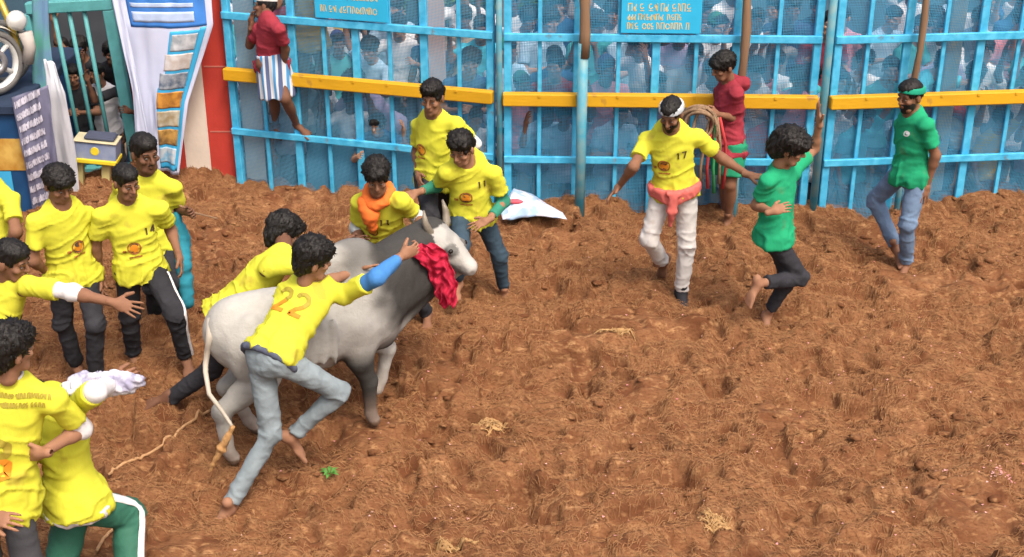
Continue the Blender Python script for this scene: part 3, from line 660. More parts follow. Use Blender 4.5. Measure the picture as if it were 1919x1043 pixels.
    # --- jersey
    if sp.get('shirt'):
        f = Field(lo, hi, h); drop = sp.get('hem', .07) * s; lo_ = sp.get('loose', 1.0) * fat * .965
        f.ell(P + a * .36 * s, Rt, np.array([.160, .108, .212]) * s * lo_, 0)
        f.ell(P + a * .15 * s, Rm, np.array([.152, .112, .23]) * s * lo_, .07)
        f.ell(P - a * .03 * s, Rm, np.array([.187, .146, .19]) * s * lo_, .06)
        f.cone(N - a * .030 * s, RS - a * .005, .060 * s, .050 * s, .04); f.cone(N - a * .030 * s, LS - a * .005, .060 * s, .050 * s, .04)
        if drop > .075 * s: f.ell(P - a * (drop - .02), Rm, np.array([.192, .153, .14]) * s * lo_, .05)
        f.plane(P - a * drop, -a + lat * sp.get('hemtilt', 0.0) * .3)
        nd = nrm(Hc - N); f.cone(N + nd * .056 * s + fwd * .030 * s, N + nd * .14 * s, .058 * s, .075 * s, .012, 'sub')
        for d in 'RL':
            S_, E_ = J[d + 'S'], J[d + 'E']; sl = sp.get('sleeve', .68)
            f.cone(S_, lerp(S_, E_, sl), .053 * s, (.061 if sl < 1 else .054) * s, .04, cap=True); f.ell(S_, None, V3(1, 1, 1) * .048 * s, .03)
            if sp.get('long'): f.cone(E_, J[d + 'W'], .055 * s, .04 * s, .02, cap=True)
        v, F = f.mesh(); n = vnormals(v, F)
        # cloth hangs: deeper folds towards the hem
        t = (v - P) @ a / s; amp = np.interp(t, [-.1, .1, .3, .5], [1.3, 1.2, .8, .5]) * .009 * s
        va = v @ a; vl = v @ lat; vf = v @ fwd; wp = .35 * vnoise(v * 6, seed)
        q1 = np.stack([vl * 4.5 + .5 * va * 5 + wp, vf * 5, va * 17 - vl * 5 + wp * 2], -1); q2 = np.stack([vl * 9 - va * 5, vf * 8, va * 26 + vl * 9 + wp * 2], -1)
        r1 = 2.0 * crease(q1, seed + 3) - .6; r2 = 1.8 * crease(q2, seed + 5) - .5; q3 = np.stack([vl * 16 + wp, vf * 10, va * 5], -1); r3 = (2 * crease(q3, seed + 6) - .5) * np.clip(1 - t * 4, 0, 1)
        v = v + n * (amp * (.65 * r1 + .18 * r2 + .8 * r3 - .1))[:, None]
        so_ = child('shirt', v, F, sp['shirt'])
        if sp.get('prints'):
            bvh = BVHTree.FromPolygons(v.tolist(), F.tolist())
            flat = []
            for q_ in sp['prints']: flat += q_ if isinstance(q_, list) else [q_]
            for name, items in flat:
                sgn = 1 if items['side'] == 'front' else -1
                xax = lat if sgn > 0 else -lat              # reading direction of the print
                vs = []; fs = []; b = 0; mi = []
                for verts2, faces, m_i in items['geo']:
                    o_ = P + a * items['at'][1] * s + xax * items['at'][0] * s
                    hit = []
                    for (x, y) in verts2:
                        p = o_ + xax * x * s + a * y * s; q_ = bvh.ray_cast(Vector(p + fwd * sgn * .5), Vector(-fwd * sgn), 1.0)
                        hit.append(np.array(q_[0]) + fwd * sgn * .0065 if q_[0] is not None else p + fwd * sgn * .12)
                    vs += hit; fs += [[int(i) + b for i in fc] for fc in faces]; mi += [m_i] * len(faces); b += len(verts2)
                me = me_from(name, np.array(vs) - base, fs, True)
                for mm in items['mats']: me.materials.append(mm)
                me.polygons.foreach_set('material_index', mi)
                pr = link(name, me, None, so_)
    return root, child, dict(P=P, a=a, lat=lat, fwd=fwd, hl=hl, hf=hf, s=s, Rm=Rm)
# prints
PR_BROWN = mat('print_brown', (.30, .10, .02), .7, .2); PR_OR = mat('print_orange', (.62, .22, .015), .7, .15); PR_OL = mat('print_olive', (.34, .27, .03), .7, .15); PR_DK = mat('print_dark', (.07, .04, .025), .7, .2); PR_WH = mat('print_white', (.6, .6, .6), .7, .1)
def disc(c, rx, ry, n=18, r0=0.0):
    t = np.linspace(0, 2 * np.pi, n, endpoint=False); o = np.c_[c[0] + rx * np.cos(t), c[1] + ry * np.sin(t)]
    if r0 <= 0: v = np.r_[[c], o]; return v, [(0, 1 + i, 1 + (i + 1) % n) for i in range(n)]
    v = np.r_[o, np.c_[c[0] + rx * r0 * np.cos(t), c[1] + ry * r0 * np.sin(t)]]; return v, [(i, (i + 1) % n, n + (i + 1) % n, n + i) for i in range(n)]
DIG = {'1': [[(.3, .8), (.5, 1), (.5, 0)]], '2': [[(.08, .78), (.2, .95), (.5, 1), (.8, .92), (.9, .72), (.75, .5), (.4, .25), (.08, .02), (.92, .02)]],
       '3': [[(.1, .9), (.45, 1), (.82, .9), (.85, .68), (.45, .54), (.85, .4), (.88, .15), (.45, 0), (.08, .1)]],
       '7': [[(.05, .98), (.92, .98), (.4, 0)]], '4': [[(.7, 0), (.7, 1), (.05, .3), (.95, .3)]],
       '8': [[(.5, .54), (.18, .68), (.2, .92), (.5, 1), (.8, .92), (.82, .68), (.5, .54), (.1, .38), (.1, .1), (.5, 0), (.9, .1), (.9, .38), (.5, .54)]]}
def number(txt, hgt, wd):
    out = []; x = 0
    for ch in txt:
        dg = []
        for ln in DIG[ch]:
            ln = np.array(ln) * [hgt * .62, hgt] + [x, 0]; seg = [np.linspace(ln[i], ln[i + 1], 9, endpoint=False) for i in range(len(ln) - 1)] + [ln[-1:]]
            v, f = stroke_quads(np.concatenate(seg), wd); v = v - [hgt * .4 * len(txt), hgt / 2]
            up_ = [q for q in f if v[q][:, 1].mean() > 0]; dn = [q for q in f if v[q][:, 1].mean() <= 0]
            if up_: dg.append((v, up_, 0))
            if dn: dg.append((v, dn, 1))
        out.append(dg)
        x += hgt * .82
    return out
def back_number(txt, at, hgt=.17, wd=.03, dashes=False):
    out = [('number', dict(side='back', at=at, geo=g_, mats=[PR_OL, PR_OR])) for g_ in number(txt, hgt, wd)]; geo = []
    if dashes:
        for k, (yy, x0, x1) in enumerate(((.30, -.16, .17), (.26, -.10, .16))):
            v, f = text_row(x0, x1, yy - .012, yy + .010, .006, 70 + k); geo.append((v, f, 0))
        out.append(('small_print', dict(side='back', at=at, geo=geo, mats=[PR_OL, PR_OR])))
    return out
def emblem(at, num=None, nat=(.12, .08)):
    geo = [(*disc((0, 0), .046, .044, 22, .80), 0), (*disc((.0, -.002), .030, .030, 14), 1), (*disc((.002, .018), .026, .016, 12), 2), (*disc((-.008, -.030), .024, .010, 12), 2)]
    v, f = text_row(-.075, -.045, -.03, -.012, .006, 5); geo.append((v, f, 0))
    v, f = text_row(-.04, .045, -.066, -.056, .004, 6); geo.append((v, f, 0))
    return [('emblem', dict(side='front', at=at, geo=geo, mats=[PR_BROWN, PR_OR, PR_DK]))] + [('number', dict(side='front', at=(at[0] + nat[0], at[1] + nat[1]), geo=[(v, f, 2) for v, f, m_ in g_], mats=[PR_BROWN, PR_OR, PR_DK])) for g_ in (number(num, .05, .010) if num else [])]

def person(sp):
    if 'g' in sp: sp['Y'] = float(ground_at(*sp['g'])[1] + sp.get('dyp', 0))
    J = solve(sp); s = sp['s']; report(sp['id'], sp, J)
    for d in 'RL':
        for e_, ref, L in (('h', 'W', .16), ('t', 'A', .15)):
            q = sp.get(d + e_)
            if q: J[d + e_] = (CAM + ray(q[0], q[1]) / ray(q[0], q[1])[1] * (J[d + ref][1] + (q[2] if len(q) > 2 else 0)))
    base = J['P'].copy(); base[2] = min(J['RA'][2], J['LA'][2]) - .06
    if not sp.get('air'): base[2] = float(gh(base[0], base[1]))
    root, child, fr = build_person(sp, J, base, sp.get('h', .0105))
    return root, child, fr, J
# ---------------------------------------------------------------- the people in the arena (joints: line of sight, rough distance from the hips; R/L are the person's own)
def wrap(child, name, pts, rads, m, seed=0, amp=.008, h=.010, label=None, flat=None):
    pts = [np.asarray(p, float) for p in pts]; A_ = np.array(pts); f = Field(A_.min(0) - max(rads) - .06, A_.max(0) + max(rads) + .06, h)
    for i in range(len(pts) - 1): f.cone(pts[i], pts[i + 1], rads[i], rads[i + 1], .012)
    v, F = f.mesh(); v = folds(v, vnormals(v, F), amp, 90 + seed, nrm(pts[-1] - pts[0] + 1e-3), 1.6); return child(name, v, F, m, label)
YG = 'men in yellow jerseys'
Y_, BK = M['yellow'], M['black']
TEE = dict(shirt=Y_, group=YG)
SASH = mat('salmon_cloth', (.58, .13, .11), .85, .2, 8, .4, 30); ORANGE = mat('orange_scarf', (.80, .17, .03), .85, .12, 8, .4, 30)
TEALW = mat('teal_cotton', (.02, .20, .27), .85, .2, 8, .4, 30); SLV_G = mat('green_sleeve', (.03, .20, .13), .85, .2, 8, .4, 30); SLV_B = mat('blue_sleeve', (.05, .19, .46), .8, .15, 8, .4, 30)
SLV_W = mat('pale_sleeve', (.52, .55, .53), .85, .1, 8, .4, 30); COL_W = M['white']

# man in white trousers
p = dict(id='L', s=.985, yaw=-8, g=(1277, 566), P=(1264, 354), N=(1257, 243, -.05), H=(1258, 213, -.10), look=(-25, 28), RS=(1213, 254, -.02), RE=(1187, 312, -.04), RW=(1161, 347, -.12), Rh=(1147, 363, -.03),
         LS=(1306, 250, -.02), LE=(1352, 296, .03), LW=(1402, 327, -.04), Lh=(1424, 331, 0), RK=(1217, 446, -.12), RA=(1241, 490, .22), Rt=(1231, 514, .03), LK=(1287, 455, -.1), LA=(1277, 545, 0, 1), Lt=(1282, 566, -.1),
         Lfoot='shoe', skin=SK[1], pants=M['white_pants'], fit=.014, hair='cropped', band=mat('grey_bandana', (.42, .45, .48), .8, .35, 40, .3), beard='beard', hem=.05, seed=11, Rhand='open', Lhand='open',
         prints=[emblem((-.055, .24), '17', (.13, .07))], label='person in white trousers and grey bandana with arms spread, salmon cloth at waist', **TEE)
r, ch, fr, J = person(p)
P_, a_, l_, f_ = fr['P'], fr['a'], fr['lat'], fr['fwd']
f = Field(P_ - .34, P_ + .34, .009); f.ell(P_ + a_ * .0, fr['Rm'], (.192, .150, .20), 0); f.plane(P_ + a_ * .055, a_); f.plane(P_ - a_ * .085 - l_ * .05, nrm(-a_ + l_ * .35)); f.plane(P_ - a_ * .085 + l_ * .05, nrm(-a_ - l_ * .35)); f.ell(P_ - a_ * .0, fr['Rm'], (.150, .11, .3), .004, 'sub')
k0 = P_ + f_ * .150 + a_ * .01
for i_, (q0, q1, r0_, r1_) in enumerate(((k0, k0 - a_ * .10 - l_ * .012 + f_ * .012, .030, .034), (k0 - a_ * .10 - l_ * .012 + f_ * .012, k0 - a_ * .215 - l_ * .03 + f_ * .0, .034, .016), (k0 + a_ * .03 - l_ * .03, k0 + a_ * .02 + l_ * .04, .020, .018))): f.cone(q0, q1, r0_, r1_, .012)
v, F = f.mesh(); n_ = vnormals(v, F); th = np.arctan2((v - P_) @ l_, (v - P_) @ f_); zz = (v - P_) @ a_; v = v + n_ * (.005 * (1 - 2 * np.abs(vnoise(np.stack([th * 5 + zz * 9, zz * 16, th * 0], -1), 4))) + .002 * np.sin(th * 9 + zz * 30))[:, None]; ch('waist_cloth', v, F, SASH)

# running man, green jersey
p = dict(id='N', s=.94, yaw=80, g=(1436, 614), dyp=.05, P=(1450, 440), N=(1464, 308, 0), H=(1480, 276, 0), look=(78, 18), head=1.03, RS=(1440, 332, -.14), RE=(1417, 384, -.22), RW=(1446, 396, -.30), Rh=(1459, 392, 0),
         LS=(1485, 318, .14), LE=(1526, 277, .20), LW=(1536, 228, .2), Lh=(1533, 203, .0), RK=(1499, 520, -.10), RA=(1424, 530, -.12), Rt=(1411, 575, -.02), LK=(1478, 520, .10), LA=(1438, 590, .04, 1), Lt=(1440, 617, -.12),
         skin=SK[0], pants=BK, fit=.010, cuff=.038, plen=.93, hair='mop', hem=.05, waist=-.005, loose=1.04, seed=21, Lhand='open', Lpalm=(1, 0, 0), shirt=M['green'],
         label='person with flying black hair running in a green tee and black pants, one hand raised')
r, ch, fr, J = person(p)

# green headband
p = dict(id='O', s=.99, yaw=-60, g=(1697, 503), P=(1707, 325), N=(1711, 216, 0), H=(1706, 180, 0), look=(-62, 12), RS=(1690, 226, .12), RE=(1688, 285, .2), RW=(1694, 332, .1), LS=(1736, 228, -.13), LE=(1753, 291, -.14), LW=(1738, 345, -.18), Lh=(1727, 385, -.05),
         RK=(1640, 374, .02), RA=(1678, 462, .1), Rt=(1684, 478, -.1), LK=(1700, 420, -.12), LA=(1699, 490, 0, 1), Lt=(1690, 508, -.08), skin=SK[1], pants=M['blue_jeans'], fit=.012, hair='cropped', band=mat('green_band', (.01, .27, .16), .8, .15), beard='beard', hem=.07, seed=31, Lhand='open',
         shirt=M['green'], prints=[('shirt_print', dict(side='front', at=(.08, .36), geo=[(*disc((0, 0), .026, .022, 14, .5), 0), (*disc((.005, .005), .012, .01, 8), 0)], mats=[PR_WH]))],
         label='person in green polo shirt, blue jeans and green headband near the fence')
r, ch, fr, J = person(p)
f = Field(fr['P'] + fr['a'] * .3 - .3, fr['P'] + fr['a'] * .7 + .3, .01); n_ = J['N']; nd = nrm(J['H'] - n_)
f.cone(n_ + nd * .0, n_ + nd * .045, .072, .062, 0, cap=True); f.cone(n_, n_ + nd * .2, .054, .054, .01, 'sub'); v, F = f.mesh(); ch('collar', v, F, M['green'])

# boy in red with rope
p = dict(id='M', s=.97, yaw=-60, g=(1364, 420), P=(1363, 265), N=(1368, 152, 0), H=(1356, 124, 0), look=(-68, 22), RS=(1352, 165, .12), RE=(1348, 215, .12), RW=(1333, 214, -.05), LS=(1381, 168, -.12), LE=(1380, 221, -.14), LW=(1345, 214, -.22), Lh=(1326, 210, -.05),
         RK=(1358, 338, .05), RA=(1360, 402, .08), LK=(1368, 345, -.08), LA=(1365, 408, 0, 1), Lt=(1358, 424, -.06), skin=SK[1], pants=mat('green_shorts', (.015, .24, .12), .8, .15), plen=.38, fit=.022, hair='bowl', hem=.10, loose=1.06, seed=41, Lhand='grip', Rhand='grip', shirt=M['red'],
         label='boy in a maroon hooded tee and green shorts holding a bundle of ropes')
r, ch, fr, J = person(p)
wrap(ch, 'hood', [J['N'] - fr['fwd'] * .03 + fr['lat'] * .06, J['N'] - fr['fwd'] * .11 - fr['a'] * .03, J['N'] - fr['fwd'] * .05 - fr['lat'] * .07], [.045, .06, .04], M['red'], 4)
tag_ = mat('white_print', (.6, .58, .58), .8, .1)
ROPE = mat('hemp_rope', (.25, .16, .095), .9, .3, 30, .6, 120); ROPER = mat('red_cord', (.42, .04, .04), .9, .3); ROPEG = mat('green_cord', (.04, .30, .10), .9, .3)
rp = empty('rope_bundle', J['LW'] + V3(-.04, -.03, -.05)); tag(rp, 'coiled bundle of brown ropes with hanging ends in the hands of the boy in red', 'rope')
rg = np.random.default_rng(8)
for k in range(7):
    c = V3(-.10 + .02 * rg.normal(), -.03 + .03 * rg.normal(), .02 + .02 * rg.normal()); rx, rz = rg.uniform(.09, .15), rg.uniform(.11, .16); t = np.linspace(0, 6.3, 22); ph = rg.uniform(0, 6)
    MB().tube([c + V3(rx * math.cos(q), .035 * math.sin(2 * q + ph), rz * math.sin(q) - .02) for q in t], .013, 6, False).build('rope_coil', ROPE, rp, smooth=True)
for k, m_ in enumerate((ROPE, ROPER, ROPEG, ROPE, ROPER)):
    x = -.08 + .05 * k; MB().tube([V3(x * .4, -.04, .05), V3(x * .8, -.06 - .01 * k, -.15), V3(x, -.05, -.36), V3(x + .02 * math.sin(k), -.05, -.50 - .04 * (k % 3))], [.011, .013, .012, .015], 6).build('rope_end', m_, rp, smooth=True)

# two men right of the bull
p = dict(id='K', s=.98, yaw=-8, g=(948, 568), dyp=.05, P=(884, 402), N=(876, 306, -.06), H=(866, 279, -.12), look=(-28, 22), RS=(838, 317, -.02), RE=(818, 348, .0), RW=(783, 360, -.06), Rh=(766, 364, 0), LS=(925, 318, -.02), LE=(944, 376, -.10), LW=(915, 412, -.26), Lh=(897, 420, -.02),
         RK=(864, 462, -.12), RA=(858, 528, .02), LK=(935, 478, -.12), LA=(945, 548, 0, 1), Lt=(956, 580, -.12), skin=SK[0], pants=M['jeans'], fit=.008, cuff=.036, plen=.96, under=(SLV_G, 1.75), hair='fluffy', hem=.06, seed=51, Lhand='open', prints=[emblem((-.05, .22), '11', (.13, .085))],
         label='person with puffed hair, yellow jersey over green sleeves and dark jeans, beside the bull', **TEE)
r, ch, fr, J = person(p)
p = dict(id='J', s=.98, yaw=-14, Y=9.1, P=(816, 332), N=(814, 217, -.02), H=(811, 183, -.05), look=(-18, 12), RS=(785, 228, -.04), RE=(781, 285, .0), RW=(785, 328, -.05), LS=(853, 226, .04), LE=(890, 268, .10), LW=(885, 310, .08),
         RK=(806, 400, -.06), RA=(808, 470, .05), LK=(834, 405, -.06), LA=(838, 478, .0), skin=SK[1], pants=BK, fit=.014, under=(COL_W, 1.15, 'L'), hair='quiff', hem=.06, seed=61, prints=[emblem((-.04, .25))],
         label='person with a high fade haircut and black trousers standing upright behind the others', **TEE)
r, ch, fr, J = person(p)
v, F = (lambda f: (f.cone(J['N'] + nrm(J['H'] - J['N']) * .0, J['N'] + nrm(J['H'] - J['N']) * .045, .07, .06, 0, cap=True), f.cone(J['N'], J['N'] + nrm(J['H'] - J['N']) * .2, .052, .052, .01, 'sub'), f.mesh())[-1])(Field(J['N'] - .12, J['N'] + .14, .01)); ch('collar', v, F, COL_W)

# orange scarf
p = dict(id='I', s=.96, yaw=2, Y=8.2, P=(722, 458), N=(711, 366, -.10), H=(706, 332, -.16), look=(6, 20), RS=(675, 374, -.10), RE=(668, 428, -.12), RW=(679, 460, -.30), Rh=(692, 466, -.02), LS=(751, 371, -.10), LE=(781, 406, -.16), LW=(800, 432, -.38), Lh=(806, 446, -.04),
         RK=(700, 520, -.15), RA=(700, 590, .1), LK=(760, 525, -.15), LA=(800, 585, .15), skin=SK[1], pants=BK, fit=.012, under=(SLV_W, 1.35), hair='messy', hem=.08, seed=71, Rhand='grip', Lhand='grip', prints=[emblem((-.02, .24), '11', (.10, .10))],
         label='person with an orange scarf round the neck gripping the bull from its far side', **TEE)
r, ch, fr, J = person(p)
n_, a_, l_, f_ = J['N'], fr['a'], fr['lat'], fr['fwd']
wrap(ch, 'scarf', [n_ + a_ * .035 + l_ * (.078 * math.cos(t)) + f_ * (.082 * math.sin(t) + .012) - a_ * .03 * max(0, math.sin(t)) for t in np.linspace(0, 6.28, 16)], [.034] * 16, ORANGE, 5)
wrap(ch, 'scarf', [n_ - a_ * .01 + f_ * .085 - l_ * .06, n_ - a_ * .07 + f_ * .125 - l_ * .01, n_ - a_ * .15 + f_ * .145 + l_ * .01], [.05, .06, .03], ORANGE, 6)

# man 22 clinging to the bull
p = dict(id='G', s=.99, yaw=150, g=(412, 980), dyp=.30, P=(508, 668), N=(594, 520, .30), H=(586, 487, .36), look=(118, 14), LS=(536, 546, .36), LE=(606, 530, .55), LW=(668, 507, .62), Lh=(700, 500, .03), RS=(648, 546, .16), RE=(706, 520, .30), RW=(752, 480, .42), Rh=(781, 466, .03),
         LK=(508, 812, .05), LA=(428, 950, -.22, 1), Lt=(398, 985, -.1), RK=(636, 735, .14), RA=(548, 815, .02), Rt=(600, 858, .05), skin=SK[0], pants=M['grey_jeans'], fit=.006, cuff=.040, plen=.98, under=(SLV_B, 1.85, 'R'), hair='messy', hem=.015, waist=-.005, seed=81, Rhand='grip', Lhand='open',
         prints=[back_number('22', (.0, .30), .135, .024)], label='person in grey jeans and jersey number 22 with a blue sleeve, clinging to the bull', **TEE)
r, ch, fr, J = person(p)
GJ = J
P_, a_, l_, f_ = fr['P'], fr['a'], fr['hl'], fr['hf']
hu = np.cross(fr['hl'], fr['hf']) * -1
wrap(ch, 'waistband', [P_ - a_ * .015 + fr['lat'] * (.158 * math.cos(t)) + fr['fwd'] * (.112 * math.sin(t)) for t in np.linspace(0, 6.28, 20)], [.020] * 20, mat('slate_band', (.08, .09, .13), .8, .1), 7, .003)

# man hidden behind the bull's back
p = dict(id='H', s=1.0, yaw=110, Y=7.25, P=(420, 592), N=(537, 468, .12), H=(532, 440, .16), look=(105, 25), RS=(508, 496, .0), RE=(590, 494, .02), RW=(640, 462, .0), Rh=(668, 457, 0), LS=(556, 478, .26), LE=(620, 474, .25), LW=(652, 458, .2), Lh=(676, 452, 0),
         RK=(398, 690, .0), RA=(318, 748, -.1), Rt=(290, 765, 0), LK=(455, 690, .1), LA=(440, 770, .1), skin=SK[2], pants=BK, fit=.010, hair='messy', hem=.05, waist=.0, seed=91, label='person in yellow jersey leaning over the rump of the bull, one black leg stretched back', **TEE)
r, ch, fr, J = person(p)

# group at the left
p = dict(id='A', s=.95, yaw=35, Y=7.65, P=(136, 505), N=(114, 388, -.02), H=(110, 345, -.06), look=(48, 24), RS=(66, 408, -.06), RE=(62, 488, -.02), RW=(92, 512, -.14), Rh=(108, 512, -.02), LS=(160, 396, .06), LE=(176, 452, .10), LW=(186, 520, .06), Lh=(190, 548, -.02),
         RK=(118, 603, -.10), RA=(143, 682, .02), LK=(178, 608, -.08), LA=(178, 700, -.1), skin=SK[1], pants=BK, fit=.011, hair='bowl', hem=.08, seed=101, prints=[emblem((.02, .22))], label='person with straight fringe in yellow jersey and plain black trousers, looking down', **TEE)
r, ch, fr, J = person(p)
p = dict(id='B', s=.95, yaw=22, Y=7.75, P=(262, 502), N=(238, 374, -.02), H=(236, 341, -.05), look=(45, 16), RS=(190, 398, -.04), RE=(178, 462, -.02), RW=(189, 516, -.08), Rh=(192, 542, -.02), LS=(298, 384, .04), LE=(320, 430, .06), LW=(335, 478, .0), Lh=(340, 498, -.02),
         RK=(243, 590, -.10), RA=(250, 662, .05), LK=(328, 588, -.06), LA=(348, 668, .0), skin=SK[1], pants=BK, fit=.014, hair='cropped', hem=.07, seed=111, prints=[emblem((-.01, .20), '14', (.12, .10))], label='person in yellow jersey and black track pants with a white side stripe', **TEE)
r, ch, fr, J = person(p)
def side_stripe(ch, p, way, m, wd):
    tr, v, F = p['_tr']; bvh = BVHTree.FromPolygons(v.tolist(), np.asarray(F).tolist()); L_ = []; R_ = []
    n_ = 26; W_ = np.array(way); tt = np.linspace(0, len(W_) - 1, n_); C_ = np.stack([np.interp(tt, np.arange(len(W_)), W_[:, c]) for c in range(3)], -1); prev = None
    S_ = []; N_ = []
    for c in C_: q = bvh.find_nearest(Vector(c)); S_.append(np.array(q[0])); N_.append(np.array(q[1]))
    S_ = np.array(S_); N_ = np.array(N_); S_[1:-1] = (S_[:-2] + S_[1:-1] + S_[2:]) / 3; T_ = np.gradient(S_, axis=0); T_ /= np.linalg.norm(T_, axis=1, keepdims=True); B_ = np.cross(T_, N_); S_ = S_ + N_ * .006
    v2 = np.stack([S_ - B_ * wd - N_ * .006, S_ - B_ * wd * .7 + N_ * .002, S_ + B_ * wd * .7 + N_ * .002, S_ + B_ * wd - N_ * .006], 1).reshape(-1, 3); k = 4 * np.arange(n_ - 1)
    ch('stripe', v2, np.concatenate([np.stack([k + c, k + c + 1, k + c + 5, k + c + 4], -1) for c in range(3)]), m, parent=None)
o_ = nrm(V3(1, -.35, 0)); side_stripe(ch, p, [J['LHip'] + o_ * .14, lerp(J['LHip'], J['LK'], .5) + o_ * .13, J['LK'] + o_ * .12, lerp(J['LK'], J['LA'], .5) + o_ * .12, J['LA'] + o_ * .12], M['white'], .010)
p = dict(id='C', s=.93, yaw=35, Y=8.4, P=(288, 446), N=(276, 323, -.02), H=(271, 287, -.05), look=(42, 10), head=1.1, RS=(228, 344, -.06), RE=(214, 395, -.04), RW=(222, 440, -.1), LS=(324, 346, .05), LE=(336, 392, .04), LW=(352, 398, -.16), Lh=(362, 398, -.05),
         RK=(286, 535, -.10), RA=(292, 606, .02), LK=(326, 530, -.08), LA=(330, 600, .05), skin=SK[2], pants=BK, fit=.012, hair='cropped', beard='moustache', hem=.1, seed=121, Lhand='grip', label='person with a moustache in yellow jersey holding a thin stick', **TEE)
r, ch, fr, J = person(p)
wrap(ch, 'towel', [J['LHip'] + V3(.10, -.02, .16), J['LHip'] + V3(.13, -.05, .0), lerp(J['LHip'], J['LK'], .6) + V3(.10, -.05, 0), J['LK'] + V3(.09, -.05, -.12)], [.03, .05, .055, .045], TEALW, 9, label='teal towel hanging from the waist')
h_ = J['LW'] + nrm(J['Lh'] - J['LW']) * .08
st = MB().tube([h_ + V3(-.10, .05, .03) - h_, V3(0, 0, 0), V3(.16, -.03, -.03)], [.008, .007, .005], 6).build('stick', M['wood'], None, h_); tag(st, 'thin wooden stick held by the man with the moustache', 'stick')

p = dict(id='D', s=1.0, yaw=70, Y=6.6, P=(-28, 655), N=(16, 524, .05), H=(20, 488, .02), look=(80, 18), RS=(52, 528, -.12), RE=(136, 548, -.12), RW=(214, 567, -.16), Rh=(258, 580, -.02), LS=(-14, 545, .18), LE=(-30, 600, .25), LW=(10, 640, .2),
         RK=(0, 770, -.1), RA=(-25, 880, 0), LK=(-70, 780, 0), LA=(-80, 880, .1), skin=SK[1], pants=BK, under=(COL_W, 1.25, 'R'), hair='cropped', hem=.08, seed=131, Rhand='open', prints=[emblem((-.02, .22))], label='person in yellow jersey stretching out a long arm with a white undersleeve', **TEE)
r, ch, fr, J = person(p)
p = dict(id='Q', s=.98, yaw=20, Y=7.85, P=(-8, 478), N=(-24, 345, 0), H=(-28, 305, -.02), look=(40, 10), RS=(-70, 362, 0), RE=(-85, 430, 0), RW=(-75, 490, 0), LS=(18, 366, 0), LE=(30, 434, .02), LW=(10, 480, -.1), RK=(-25, 585, -.05), RA=(-20, 675, 0), LK=(20, 585, -.05), LA=(25, 672, 0),
         skin=SK[1], pants=BK, hair='cropped', hem=.06, seed=141, label='person half out of view beside the stage skirt, only a yellow sleeve and side showing', **TEE)
r, ch, fr, J = person(p)
# back with an 8
p = dict(id='E', s=1.02, yaw=170, Y=5.1, P=(-12, 905), N=(12, 708, .0), H=(20, 656, -.02), look=(142, 4), head=.90, RS=(100, 740, -.02), RE=(154, 803, .02), RW=(80, 848, .10), Rh=(48, 850, .03), LS=(-82, 738, .02), LE=(-88, 860, .02), LW=(-14, 970, -.30), Lh=(24, 975, -.05),
         RK=(60, 1090, .0), RA=(70, 1260, .0), LK=(-20, 1090, .0), LA=(-30, 1260, .0), skin=SK[0], pants=mat('charcoal_trousers', (.05, .05, .055), .85, .2, 6, .3), fit=.008, under=(COL_W, 1.18, 'R'), hair='messy', hem=.13, waist=-.16, loose=1.14, sleeve=.72, seed=151, prints=[back_number('8', (.02, .20), .17, .034, True)],
         label='person seen from behind in yellow jersey number 8 with a white elbow sleeve', **TEE)
r, ch, fr, J = person(p)
v, F = (lambda f: (f.cone(J['N'] - .0 * fr['a'], J['N'] + nrm(J['H'] - J['N']) * .06, .078, .066, 0, cap=True), f.cone(J['N'], J['N'] + nrm(J['H'] - J['N']) * .2, .056, .056, .01, 'sub'), f.mesh())[-1])(Field(J['N'] - .12, J['N'] + .14, .01)); ch('collar', v, F, COL_W)
p = dict(id='F', s=1.0, yaw=95, Y=5.42, P=(138, 925), N=(104, 765, .05), H=(62, 760, .08), look=(120, 40), RS=(138, 752, -.06), RE=(178, 734, -.05), RW=(214, 716, -.05), Rh=(236, 708, 0), LS=(84, 770, .2), LE=(60, 850, .2), LW=(40, 900, .1),
         RK=(240, 962, -.16), RA=(246, 1150, -.1), LK=(110, 1080, .2), LA=(40, 1180, .25), skin=SK[1], pants=M['track_green'], fit=.024, cuff=.05, under=(COL_W, 1.9, 'R'), hair='cropped', hem=.09, loose=1.05, sleeve=.97, seed=161, Rhand='grip', label='person lunging in green track pants with white stripes, bent behind the man numbered 8', **TEE)
r, ch, fr, J = person(p)
th = nrm(J['RK'] - J['RHip']); up_ = nrm(V3(0, -.45, .9) - th * (V3(0, -.45, .9) @ th))
for o_ in (-.022, .022):
    sd = nrm(np.cross(th, up_)) * o_; ou = nrm(V3(.85, -.5, 0)); s2 = nrm(np.cross(ou, V3(0, 0, 1))) * o_
    side_stripe(ch, p, [J['RHip'] + up_ * .15 + sd, lerp(J['RHip'], J['RK'], .4) + up_ * .14 + sd, lerp(J['RHip'], J['RK'], .8) + up_ * .14 + sd, J['RK'] + nrm(up_ + ou) * .15 + sd * .5 + s2 * .5, lerp(J['RK'], J['RA'], .25) + ou * .14 + s2, lerp(J['RK'], J['RA'], .6) + ou * .14 + s2, J['RA'] + ou * .13 + s2], M['white'], .012)
wrap(ch, 'undershirt', [fr['P'] - fr['a'] * .075 + fr['lat'] * (.158 * math.cos(t)) + fr['fwd'] * (.115 * math.sin(t)) for t in np.linspace(0, 6.28, 20)], [.040] * 20, COL_W, 12)
